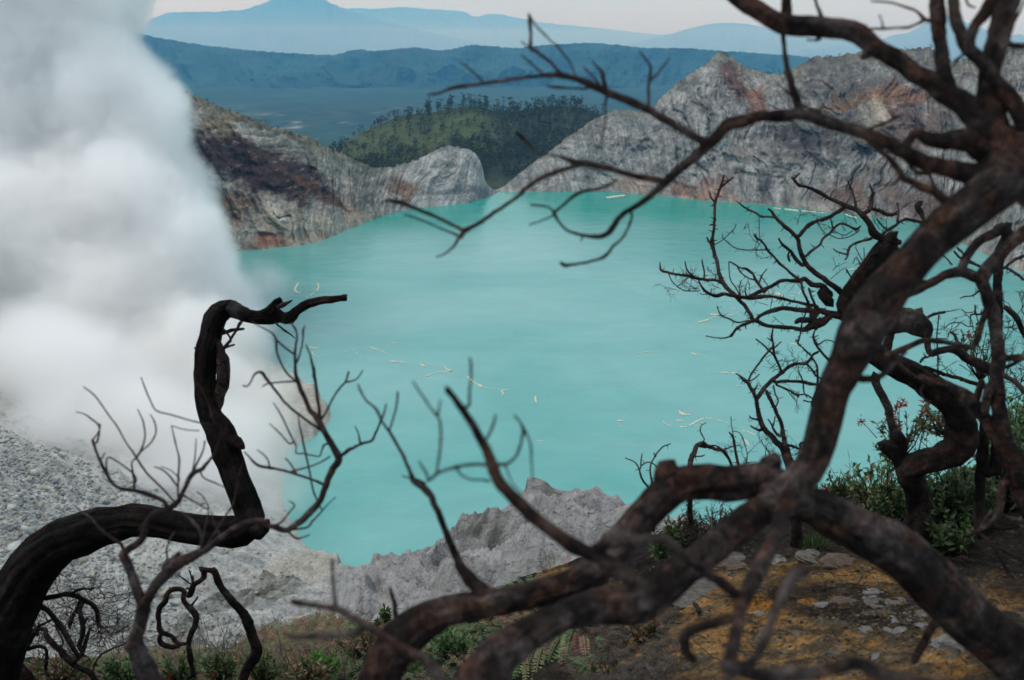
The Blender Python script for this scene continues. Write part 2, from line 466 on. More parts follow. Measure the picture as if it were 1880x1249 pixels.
def col_right(qx, qy, V, wp, st, fi, mid, sm, arc, H, streak, blocks):
    n = 0.85 * fbm(qx / 26, qy / 20, 7, 111, 0.68) + 0.2 * wp
    n3 = fbm(qx / 8 + qy / 20, qy / 7, 4, 113); n4 = fbm(qx / 3, qy / 9, 3, 114)
    c = np.zeros(qx.shape + (3,)) + np.array([0.24, 0.238, 0.222])
    c = c * (1 + 0.4 * n3[..., None] + 0.3 * n4[..., None] + 0.2 * fi[..., None])
    c = mixc(c, (0.15, 0.175, 0.165), sstep(0.0, 0.5, fbm(qx / 60, qy / 25, 4, 115)) * 0.55)
    c = mixc(c, (0.20, 0.16, 0.12), sstep(0.15, 0.5, fbm(qx / 45, qy / 18, 4, 116)) * 0.4 * sstep(1230, 1300, qx))
    c = c * (1 - 0.30 * sstep(1380, 1520, qx + 40 * n) * (1 - sstep(250, 320, qy + 30 * n)))[..., None]
    c = mixc(c, (0.13, 0.105, 0.085), sstep(-0.05, 0.35, fbm(qx / 70 + 3, qy / 20 + qx / 90, 5, 118, 0.6)) * 0.6 * sstep(1330, 1450, qx))
    c = mixc(c, (0.10, 0.048, 0.035), blob(qx, qy, 1352, 155, 22, 50, -20, 0.4, n) * 0.9)
    c = mixc(c, (0.19, 0.08, 0.04), blob(qx, qy, 1390, 190, 18, 28, -20, 0.4, n) * 0.8)
    c = mixc(c, (0.20, 0.095, 0.045), blob(qx, qy, 1640, 190, 85, 24, -4, 0.35, n) * 0.85)
    c = mixc(c, (0.13, 0.07, 0.05), blob(qx, qy, 1650, 245, 70, 45, 0, 0.4, n) * 0.7)
    c = mixc(c, (0.055, 0.045, 0.042), blob(qx, qy, 1480, 262, 70, 28, 10, 0.4, n) * 0.8)
    c = mixc(c, (0.17, 0.10, 0.05), blob(qx, qy, 1560, 205, 90, 8, -8, 0.4, n) * 0.8)
    c = mixc(c, (0.34, 0.31, 0.24), blob(qx, qy, 1600, 225, 26, 24, 0, 0.4, n) * 0.8)
    c = mixc(c, (0.42, 0.38, 0.32), blob(qx, qy, 1855, 228, 28, 22, 0, 0.4, n) * 0.8)
    c = mixc(c, (0.17, 0.085, 0.06), blob(qx, qy, 1275, 340, 52, 17, 8, 0.4, n) * 0.75)
    c = mixc(c, (0.27, 0.17, 0.125), blob(qx, qy, 1300, 355, 40, 10, 8, 0.4, n) * 0.8)
    c = mixc(c, (0.30, 0.22, 0.16), blob(qx, qy, 1170, 335, 45, 10, 0, 0.4, n) * 0.7)
    c = mixc(c, (0.11, 0.068, 0.052), blob(qx, qy, 1690, 370, 90, 22, 5, 0.4, n) * 0.8)
    c = mixc(c, (0.14, 0.075, 0.055), blob(qx, qy, 1560, 360, 35, 18, 5, 0.4, n) * 0.8)
    c = mixc(c, (0.045, 0.04, 0.045), blob(qx, qy, 1405, 350, 16, 26, 0, 0.4, n) * 0.8)
    c = mixc(c, (0.30, 0.28, 0.26), sstep(0.3, 0.6, n3) * 0.4)
    c = mixc(c, (0.06, 0.05, 0.05), sstep(0.35, 0.6, -n3) * 0.4)
    c = mixc(c, (0.32, 0.23, 0.18), (1 - sstep(0.015, 0.04, V + 0.03 * n)) * 0.65)
    c = mixc(c, (0.17, 0.155, 0.115), sstep(0.90, 0.97, V + 0.05 * n) * 0.6)
    c = c * (1 + 0.55 * streak + 0.16 * np.tanh(3 * fbm(qx / 30 + 0.4 * wp, qy / 22, 4, 130)) + 0.12 * st)[..., None]
    return np.clip(c, 0.012, 0.6)

TR = wall('crater_wall_right',
    [893, 920, 950, 1000, 1050, 1100, 1130, 1160, 1200, 1222, 1250, 1290, 1318, 1325, 1340, 1380, 1430, 1500, 1600, 1690, 1710, 1745, 1800, 1880, 2100, 2400],
    [354, 345, 322, 285, 248, 215, 206, 207, 197, 172, 150, 121, 100, 96, 106, 127, 138, 108, 98, 88, 90, 112, 108, 80, 70, 60],
    [357, 356, 354, 352, 352, 352, 353, 356, 359, 361, 363, 367, 370, 371, 372, 375, 379, 387, 397, 408, 414, 435, 462, 500, 600, 700],
    [1247, 1260, 1290, 1320, 1350, 1370, 1380, 1390, 1400, 1412, 1430, 1440, 1450, 1450, 1446, 1420, 1400, 1400, 1380, 1345, 1336, 1300, 1270, 1230, 1100, 950],
    (270, 1150), 61, col_right, 10.0, 0.9, wfun=lambda u: np.interp(u, [893, 960, 1150, 1300, 2400], [0.1, 0.35, 0.6, 1, 1]))

# ------------------------------------------------------------------ crater floor and the inner slope below the camera
def zp(px, py, r):
    return float(at_y(px, py, r)[2])
COLS = {
 -420: [(30, 140), (60, 128), ('p', 1150, 140), ('p', 960, 230), ('p', 800, 330), ('p', 650, 480), ('p', 520, 640), ('p', 430, 800), ('p', 330, 950)],
 -100: [(30, 140), (60, 122), ('p', 1150, 140), ('p', 990, 230), ('p', 840, 330), ('p', 690, 480), ('p', 550, 640), ('p', 450, 800), ('p', 360, 950)],
 0:    [(30, 140), (60, 120), ('p', 1160, 140), ('p', 1000, 230), ('p', 850, 330), ('p', 700, 480), ('p', 560, 640), ('p', 465, 800), ('p', 370, 950)],
 150:  [(30, 140), (60, 120), ('p', 1170, 130), ('p', 1020, 230), ('p', 880, 340), ('p', 740, 470), ('p', 600, 600), ('p', 490, 780), ('p', 400, 950)],
 300:  [(30, 140), (60, 122), ('p', 1185, 120), ('p', 1060, 215), ('p', 960, 300), (390, 8), (500, 4), (640, 6), (850, 8), (950, 5)],
 400:  [(30, 140), (60, 124), ('p', 1190, 115), ('p', 1085, 200), ('p', 1010, 290), (380, 5), (500, 3), (600, 3), (660, 2), (690, -4), (950, -6)],
 480:  [(30, 140), (60, 126), ('p', 1190, 110), ('p', 1100, 180), ('p', 1092, 200), ('p', 1060, 270), (320, 10), (400, 2), (450, 3), (520, 3), (560, 1), (585, -4), (700, -6), (950, -6)],
 510:  [(30, 140), (60, 127), ('p', 1190, 108), ('p', 1103, 178), ('p', 1098, 200), ('p', 1070, 265), (330, 6), (390, 0.5), (430, 3), (480, 4), (540, 2), (570, -4), (700, -6), (950, -6)],
 540:  [(30, 140), (60, 127), ('p', 1190, 106), ('p', 1108, 175), ('p', 1100, 200), ('p', 1070, 265), (330, 4), (365, -2), (420, -3), (436, 3), (480, 6), (520, 4), (545, -4), (700, -6), (950, -6)],
 575:  [(30, 140), (60, 128), ('p', 1190, 105), ('p', 1112, 172), ('p', 1098, 200), ('p', 1060, 270), (325, 3), (340, -4), (430, -4), (445, 3), (470, 7), (500, 5), (515, -4), (700, -6), (950, -6)],
 598:  [(30, 140), (60, 128), ('p', 1185, 105), ('p', 1112, 172), ('p', 1085, 205), ('p', 1050, 275), (318, 6), (330, -3), (440, -6), (455, 0), (468, 4), (480, 2), (492, -4), (700, -6), (950, -6)],
 620:  [(30, 140), (60, 129), ('p', 1180, 105), ('p', 1105, 172), ('p', 1070, 210), ('p', 1050, 275), (308, 8), (320, -4), (700, -6), (950, -6)],
 650:  [(30, 140), (60, 130), ('p', 1170, 105), ('p', 1100, 170), ('p', 1064, 215), ('p', 1062, 260), (290, 5), (310, -4), (700, -6), (950, -6)],
 700:  [(30, 140), (60, 131), ('p', 1160, 105), ('p', 1095, 165), ('p', 1042, 215), ('p', 1036, 235), (270, 10), (300, -4), (700, -6), (950, -6)],
 745:  [(30, 140), (60, 132), ('p', 1150, 105), ('p', 1085, 165), ('p', 1020, 222), ('p', 1018, 228), (265, 8), (300, -4), (700, -6), (950, -6)],
 775:  [(30, 140), (60, 132), ('p', 1145, 105), ('p', 1078, 165), ('p', 1014, 222), ('p', 1013, 230), (265, 12), (310, -4), (700, -6), (950, -6)],
 815:  [(30, 140), (60, 134), ('p', 1140, 105), ('p', 1065, 165), ('p', 1010, 225), ('p', 1004, 240), (272, 16), (320, -4), (700, -6), (950, -6)],
 840:  [(30, 140), (60, 134), ('p', 1135, 105), ('p', 1058, 165), ('p', 995, 228), ('p', 972, 262), (290, 20), (330, -4), (700, -6), (950, -6)],
 860:  [(30, 140), (60, 134), ('p', 1130, 105), ('p', 1055, 165), ('p', 985, 228), ('p', 953, 268), (300, 16), (340, -4), (700, -6), (950, -6)],
 905:  [(30, 140), (60, 135), ('p', 1125, 105), ('p', 1045, 165), ('p', 960, 235), ('p', 944, 268), (300, 16), (340, -4), (700, -6), (950, -6)],
 945:  [(30, 140), (60, 136), ('p', 1120, 105), ('p', 1035, 165), ('p', 940, 228), ('p', 930, 250), (285, 16), (330, -4), (700, -6), (950, -6)],
 964:  [(30, 140), (60, 136), ('p', 1115, 105), ('p', 1030, 165), ('p', 925, 222), ('p', 912, 236), (272, 16), (320, -4), (700, -6), (950, -6)],
 969:  [(30, 140), (60, 136), ('p', 1115, 105), ('p', 1028, 165), ('p', 912, 222), ('p', 889, 232), (262, 16), (320, -4), (700, -6), (950, -6)],
 1000: [(30, 140), (60, 137), ('p', 1110, 105), ('p', 1020, 165), ('p', 922, 220), ('p', 898, 230), (262, 16), (310, -4), (700, -6), (950, -6)],
 1060: [(30, 141), (60, 138), ('p', 1100, 105), ('p', 1015, 160), ('p', 935, 212), ('p', 918, 222), (255, 20), (300, -4), (700, -6), (950, -6)],
 1145: [(30, 141), (60, 138), ('p', 1090, 105), ('p', 1010, 158), ('p', 958, 205), ('p', 944, 214), (250, 18), (300, -4), (700, -6), (950, -6)],
 1250: [(30, 141), (60, 139), ('p', 1085, 105), ('p', 1020, 150), ('p', 985, 195), (240, 30), (300, -4), (700, -6), (950, -6)],
 1500: [(30, 141), (60, 138), ('p', 1100, 105), ('p', 1060, 150), (200, 55), (240, 25), (300, -4), (700, -6), (950, -6)],
 1900: [(30, 141), (60, 138), (105, 110), (160, 80), (200, 55), (300, 15), (370, -4), (700, -6), (950, -6)],
 2500: [(30, 141), (60, 138), (105, 115), (160, 95), (250, 70), (400, 45), (600, 30), (950, 40)],
}
rr = np.concatenate([np.geomspace(30, 100, 50)[:-1], np.linspace(100, 330, 420)[:-1], np.geomspace(330, 950, 240)])
ck = sorted(COLS)
tabz = []
for k in ck:
    r_, z_ = [], []
    for e in COLS[k]:
        if e[0] == 'p': r_.append(e[2]); z_.append(zp(k, e[1], e[2]))
        else: r_.append(e[0]); z_.append(e[1])
    tabz.append(ip(rr, r_, z_))
tabz = np.array(tabz)                       # (K, R)
uc = np.concatenate([np.linspace(-420, 0, 60)[:-1], np.linspace(0, 1260, 640)[:-1], np.linspace(1260, 2500, 60)])
Zg = np.array([np.interp(uc, ck, tabz[:, j]) for j in range(len(rr))])   # (R, U)
yr = np.repeat(rr[:, None], len(uc), 1)
xr = np.repeat(((uc - CX) / FPX)[None], len(rr), 0)
# pixel column -> x at that y for the surface height (two steps are enough)
dz = yr * cp - (Zg - CAM_H) * sp
Xg = xr * dz
qx = np.repeat(uc[None], len(rr), 0)
qy = CY - FPX * ((Zg - CAM_H) * cp + yr * sp) / dz
outc = sstep(560, 680, qx + 0.0 * qy) * sstep(60, 120, yr)
wx = fbm(Xg / 40, yr / 40, 4, 201)
diag = (Xg * 0.75 + yr * 0.65) + 7 * wx
cross = (-Xg * 0.65 + yr * 0.75)
gul = ridged(diag / 26, cross / 70 + 0.3 * wx, 4, 202)
gs = ridged(diag / 6.5, cross / 22, 4, 203)
rub = fbm(Xg / 2.6, yr / 2.6, 4, 204, 0.62)
rub2 = ridged(Xg / 7, yr / 7, 3, 205)
land = sstep(-2, 6, Zg)
crestw = 1 - 0.8 * sstep(190, 222, yr)
Zg = Zg + outc * crestw * (9.0 * gul + 4.2 * gs + 0.8 * rub + 2.2 * ridged(diag / 3.4 + wx, cross / 12, 3, 223) - 6 * sstep(0.5, 0.9, ridged(diag / 12, cross / 40, 3, 221)) + 4 * np.tanh(3 * fbm(diag / 20, cross / 28, 3, 222))) * land
lf = (1 - outc) * land
slope_gul = ridged((Xg * 0.5 + yr * 0.8 + 6 * wx) / 34, (Xg * 0.8 - yr * 0.5) / 120, 4, 206)
Zg = Zg + lf * ((6.5 * slope_gul + 3.0 * np.tanh(3 * fbm(diag / 16, cross / 45, 4, 231))) * sstep(120, 200, yr) + 1.0 * rub2 + 1.25 * rub) * (0.4 + 0.6 * sstep(4, 20, Zg))
# layered pale beds below the dead shrubs
beds = blob(qx, qy, 320, 1150, 190, 62, 5, 0.4, 0.2 * wx)
bl = vn(Xg / 16, (cross * 0.15 + yr * 0.8 - Xg * 0.4 + 2.5 * wx) / 2.2, 207)
Zg = Zg + beds * (1.5 * sstep(-0.2, 0.3, bl))
# dark weathered rock bands standing out of the ash
band = np.maximum.reduce([blob(qx, qy, 450, 1108, 100, 15, -9, 0.4, 0.3 * wx), blob(qx, qy, 520, 1096, 42, 12, 0, 0.4, 0.3 * wx),
                          blob(qx, qy, 860, 1032, 85, 20, 6, 0.4, 0.3 * wx), blob(qx, qy, 886, 1004, 12, 24, 0, 0.4, 0.2 * wx),
                          blob(qx, qy, 1030, 918, 105, 12, 14, 0.3, 0.15 * wx), blob(qx, qy, 345, 1180, 26, 22, 0, 0.4, 0.2 * wx)])
Zg = Zg + band * (0.2 + 2.2 * ridged(Xg / 7, yr / 7, 3, 208) * sstep(0, 1, band)) * land * (1 - 0.75 * sstep(205, 225, yr))
Pg = np.stack([Xg, yr, Zg], -1)
CG = np.zeros(Pg.shape) + np.array([0.41, 0.41, 0.39])
nf = fbm(Xg / 22, yr / 30, 5, 211); ng = fbm(diag / 5, cross / 14, 4, 212); nh = fbm(Xg / 3, yr / 3, 3, 213)
CG = CG * (1 + 0.14 * nf[..., None] + 0.12 * nh[..., None])
CG = mixc(CG, (0.37, 0.35, 0.345), outc * 0.85)
CG = mixc(CG, (0.19, 0.195, 0.215), outc * sstep(0.05, 0.5, ng) * 0.55)
CG = mixc(CG, (0.42, 0.38, 0.34), outc * sstep(0.3, 0.6, fbm(Xg / 14, yr / 10, 4, 214)) * 0.5)
CG = CG * (1 + 0.28 * (lf * ridged(diag / 7 + 0.6 * wx, cross / 60, 4, 232, 0.6))[..., None])
CG = mixc(CG, (0.24, 0.255, 0.26), lf * sstep(0.15, 0.5, fbm(diag / 9, cross / 30, 4, 215)) * 0.55)
CG = mixc(CG, (0.33, 0.31, 0.20), blob(qx, qy, 30, 660, 60, 90, 0, 0.5, 0.4 * nf) * 0.5)
CG = mixc(CG, (0.50, 0.47, 0.22), blob(qx, qy, 440, 740, 90, 90, 0, 0.6, 0.4 * nf) * 0.6)
CG = mixc(CG, (0.42, 0.42, 0.40), beds * sstep(-0.1, 0.3, bl) * 0.7)
CG = mixc(CG, (0.15, 0.16, 0.17), beds * (1 - sstep(-0.35, -0.1, bl)) * 0.7)
CG = mixc(CG, (0.44, 0.41, 0.33), blob(qx, qy, 560, 1060, 100, 30, -20, 0.5, 0.5 * nf) * 0.55)
CG = mixc(CG, (0.42, 0.38, 0.32), blob(qx, qy, 575, 760, 40, 60, 0, 0.5, 0.4 * nf) * 0.7)
CG = mixc(CG, (0.105, 0.103, 0.08), band * (0.55 + 0.35 * np.tanh(3 * nh)))
CG = mixc(CG, (0.45, 0.42, 0.35), (1 - sstep(0.3, 2.0, Zg)) * sstep(-4, 0, Zg) * 0.6)
M_floor = rock_mat('crater_ash_and_rubble', 0.16, 1.1, 1.4, 0.26)
o = grid_obj('crater_floor', Pg, M_floor, np.clip(CG, 0.015, 0.55)); tag(o, kind='structure')

def floor_z(px, r):
    j = int(np.clip(np.searchsorted(rr, r), 1, len(rr) - 1)); i = int(np.clip(np.searchsorted(uc, px), 1, len(uc) - 1))
    return Pg[j, i]

# ------------------------------------------------------------------ the acid lake
m, n, b = new_mat('turquoise_lake_water')
tcn = n.nodes.new('ShaderNodeTexCoord')
mpn = n.nodes.new('ShaderNodeMapping'); mpn.inputs['Scale'].default_value = (1.0, 1.35, 1.0); mpn.inputs['Rotation'].default_value = (0, 0, R(8))
n.links.new(tcn.outputs['Object'], mpn.inputs['Vector'])
big = nz(n, 0.0045, 6, 0.55, mpn.outputs['Vector'], 0.6)
mid_ = nz(n, 0.03, 5, 0.6, mpn.outputs['Vector'], 0.4)
r1 = ramp(n, big.outputs['Fac'], [(0.36, (0.075, 0.315, 0.29)), (0.5, (0.115, 0.345, 0.325)), (0.66, (0.16, 0.375, 0.36))])
r2 = ramp(n, mid_.outputs['Fac'], [(0.3, 0.94), (0.7, 1.06)])
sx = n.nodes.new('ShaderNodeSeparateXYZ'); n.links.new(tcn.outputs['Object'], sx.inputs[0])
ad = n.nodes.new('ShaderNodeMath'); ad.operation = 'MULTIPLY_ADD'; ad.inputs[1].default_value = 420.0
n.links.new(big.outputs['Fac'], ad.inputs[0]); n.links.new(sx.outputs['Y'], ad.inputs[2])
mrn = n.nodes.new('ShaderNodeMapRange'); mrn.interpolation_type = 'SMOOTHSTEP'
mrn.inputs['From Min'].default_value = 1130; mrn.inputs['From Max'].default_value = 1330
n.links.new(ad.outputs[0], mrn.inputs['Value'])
wall_reflection = mixrgb(n, r1.outputs['Color'], (0.006, 0.285, 0.235), mrn.outputs['Result'])  # dark reflection of the far wall, painted into the water colour by distance
n.links.new(mixrgb(n, wall_reflection, r2.outputs['Color'], 1.0, 'MULTIPLY'), b.inputs['Base Color'])
b.inputs['Roughness'].default_value = 0.16
b.inputs['IOR'].default_value = 1.333
wv_ = nz(n, 0.55, 4, 0.55, mpn.outputs['Vector'], 0.2)
wv2 = nz(n, 0.06, 3, 0.55, mpn.outputs['Vector'], 0.2)
p_ = bump(n, b, wv_.outputs['Fac'], 0.12, 1.0)
bump(n, b, wv2.outputs['Fac'], 0.45, 1.0, p_)
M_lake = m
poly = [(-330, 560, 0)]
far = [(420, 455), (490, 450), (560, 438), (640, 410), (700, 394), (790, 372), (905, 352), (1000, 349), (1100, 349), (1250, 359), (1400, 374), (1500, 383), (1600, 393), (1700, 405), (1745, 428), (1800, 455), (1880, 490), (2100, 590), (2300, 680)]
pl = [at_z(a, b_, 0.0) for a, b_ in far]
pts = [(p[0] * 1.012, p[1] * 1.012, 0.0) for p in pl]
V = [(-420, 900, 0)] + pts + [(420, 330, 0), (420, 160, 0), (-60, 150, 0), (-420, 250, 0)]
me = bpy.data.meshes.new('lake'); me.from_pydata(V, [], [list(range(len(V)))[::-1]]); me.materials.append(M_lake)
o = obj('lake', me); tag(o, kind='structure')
# ================================================================== TREES: branches traced in metres from the camera
def bark_mat(name, base, red, grey, sc=9.0, bd=0.02, redamt=0.5, spec=0.12):
    m, n, b = new_mat(name)
    tc_ = n.nodes.new('ShaderNodeTexCoord')
    v = tc_.outputs['Object']
    a = nz(n, sc, 5, 0.6, v, 0.5)
    c = nz(n, sc * 7, 7, 0.7, v, 1.2)
    d = nz(n, sc * 0.55, 4, 0.6, v, 0.2)
    f = nz(n, sc * 26, 4, 0.7, v, 0.5)
    k = mixrgb(n, base, red, ramp(n, a.outputs['Fac'], [(0.48, 0.0), (0.60, redamt)]).outputs['Color'])
    k = mixrgb(n, k, grey, ramp(n, d.outputs['Fac'], [(0.48, 0.0), (0.68, 0.7)]).outputs['Color'])
    h_ = nz(n, sc * 2.4, 5, 0.65, v, 0.8)
    k = mixrgb(n, k, ramp(n, h_.outputs['Fac'], [(0.36, 0.45), (0.5, 0.95), (0.66, 1.9)]).outputs['Color'], 1.0, 'MULTIPLY')
    k = mixrgb(n, k, ramp(n, c.outputs['Fac'], [(0.3, 0.45), (0.5, 1.0), (0.72, 1.7)]).outputs['Color'], 1.0, 'MULTIPLY')
    k = mixrgb(n, k, ramp(n, f.outputs['Fac'], [(0.35, 0.75), (0.65, 1.25)]).outputs['Color'], 1.0, 'MULTIPLY')
    n.links.new(k, b.inputs['Base Color'])
    b.inputs['Roughness'].default_value = 0.8
    b.inputs['Specular IOR Level'].default_value = spec
    p = bump(n, b, h_.outputs['Fac'], bd * 1.6, 0.9)
    p = bump(n, b, c.outputs['Fac'], bd, 0.9, p)
    bump(n, b, f.outputs['Fac'], bd * 0.3, 0.8, p)
    return m
M_near = bark_mat('brown_bark', (0.024, 0.017, 0.0155), (0.15, 0.070, 0.046), (0.17, 0.13, 0.12), 14.0, 0.02, 0.5)
M_twig = bark_mat('twig_bark', (0.022, 0.0145, 0.0135), (0.085, 0.042, 0.032), (0.075, 0.060, 0.058), 14.0, 0.004)
M_snag = bark_mat('charred_wood', (0.006, 0.0044, 0.004), (0.030, 0.016, 0.012), (0.032, 0.027, 0.025), 5.0, 0.03)
M_split = bark_mat('split_wood', (0.03, 0.019, 0.015), (0.08, 0.05, 0.04), (0.13, 0.105, 0.10), 6.0, 0.02)
M_mid = bark_mat('dark_bark', (0.010, 0.0075, 0.007), (0.06, 0.028, 0.02), (0.06, 0.048, 0.045), 5.0, 0.015)

def cat(P, step):
    """Catmull-Rom through rows of P (x, y, w[, d]) resampled so that steps follow the local width"""
    P = np.asarray(P, float)
    if len(P) == 2: P = np.array([P[0], (P[0] + P[1]) / 2 + np.array([0.6, -0.6] + [0] * (P.shape[1] - 2)), P[1]])
    Q = np.vstack([2 * P[0] - P[1], P, 2 * P[-1] - P[-2]])
    out = []
    for i in range(1, len(Q) - 2):
        p0, p1, p2, p3 = Q[i - 1:i + 3]
        L_ = math.hypot(*(p2 - p1)[:2])
        k = max(2, int(L_ / max(step, 0.4 * min(p1[2], p2[2]) * step / 2.5)))
        t = np.linspace(0, 1, k, endpoint=False)[:, None]
        out.append(0.5 * ((2 * p1) + (-p0 + p2) * t + (2 * p0 - 5 * p1 + 4 * p2 - p3) * t * t + (-p0 + 3 * p1 - 3 * p2 + p3) * t ** 3))
    out.append(P[-1:])
    o = np.vstack(out); o[:, 2] = np.maximum(o[:, 2], 0.6)
    return o

def sweep(C, rad, sides, seed, lump=0.12, blunt=False, groove=0.0):
    """tube round a 3D polyline C with radii rad; bark lumps and furrows in the geometry"""
    n = len(C)
    T = np.gradient(C, axis=0); T /= np.maximum(np.linalg.norm(T, axis=1)[:, None], 1e-9)
    up = np.array([0.31, 0.2, 0.93]); N = np.zeros_like(C)
    v = up - T[0] * np.dot(up, T[0]); N[0] = v / np.linalg.norm(v)
    for i in range(1, n):
        v = N[i - 1] - T[i] * np.dot(N[i - 1], T[i]); N[i] = v / max(np.linalg.norm(v), 1e-9)
    B = np.cross(T, N)
    a = np.linspace(0, 2 * math.pi, sides, endpoint=False)
    s = np.concatenate([[0], np.cumsum(np.linalg.norm(np.diff(C, axis=0), axis=1))])
    rm = max(float(np.mean(rad)), 1e-5)
    A, S = np.meshgrid(a, s)
    ca, sa = np.cos(A), np.sin(A)
    k = fbm(ca * 1.3 + S / (rm * 5.5) + seed * 3.1, sa * 1.3 + S / (rm * 7.0), 3, seed)
    f = ridged((ca * 2.2 + sa * 1.1) * 1.6 + S / (rm * 9), sa * 3.2 + S / (rm * 5), 3, seed + 3)
    k2 = fbm(ca * 3.3 + S / (rm * 1.6), sa * 3.3 + S / (rm * 1.9) + seed, 3, seed + 5, 0.6)
    Rr = rad[:, None] * (1 + lump * 1.7 * k + lump * 0.5 * f + lump * 0.75 * k2)
    if groove: Rr = Rr * (1 - groove * sstep(0.1, 0.7, ridged(A * 2.6 + 0.5 * k, S / (rm * 14), 3, seed + 8)))
    V = C[:, None] + (N[:, None] * ca[..., None] + B[:, None] * sa[..., None]) * Rr[..., None]
    V = V.reshape(-1, 3)
    F = []
    i = np.arange(n - 1)[:, None] * sides + np.arange(sides)[None]
    j = np.arange(n - 1)[:, None] * sides + (np.arange(sides)[None] + 1) % sides
    F = np.stack([i, j, j + sides, i + sides], -1).reshape(-1, 4)
    e0 = len(V); V = np.vstack([V, C[0] - T[0] * rad[0] * 0.3, C[-1] + T[-1] * rad[-1] * (0.35 if blunt else 1.2)])
    q = np.arange(sides); q2 = (q + 1) % sides
    F = np.vstack([F, np.stack([q2, q, np.full(sides, e0), np.full(sides, e0)], -1), np.stack([(n - 1) * sides + q, (n - 1) * sides + q2, np.full(sides, e0 + 1), np.full(sides, e0 + 1)], -1)])
    return V, F

def tri_quads_mesh(name, parts, mat):
    V, F, off = [], [], 0
    for v, f in parts:
        V.append(v); F.append(f + off); off += len(v)
    V = np.vstack(V); F = np.vstack(F)
    me = bpy.data.meshes.new(name)
    tri = F[:, 2] == F[:, 3]
    q = F[~tri]; t = F[tri][:, :3]
    me.vertices.add(len(V)); me.loops.add(q.size + t.size); me.polygons.add(len(q) + len(t))
    me.vertices.foreach_set('co', V.astype(np.float32).ravel())
    ls = np.concatenate([np.arange(0, q.size, 4), q.size + np.arange(0, t.size, 3)]).astype(np.int32)
    me.polygons.foreach_set('loop_start', ls)
    me.loops.foreach_set('vertex_index', np.concatenate([q.ravel(), t.ravel()]).astype(np.int32))
    me.polygons.foreach_set('use_smooth', np.ones(len(ls), bool))
    me.materials.append(mat)
    me.update(calc_edges=True)
    return me

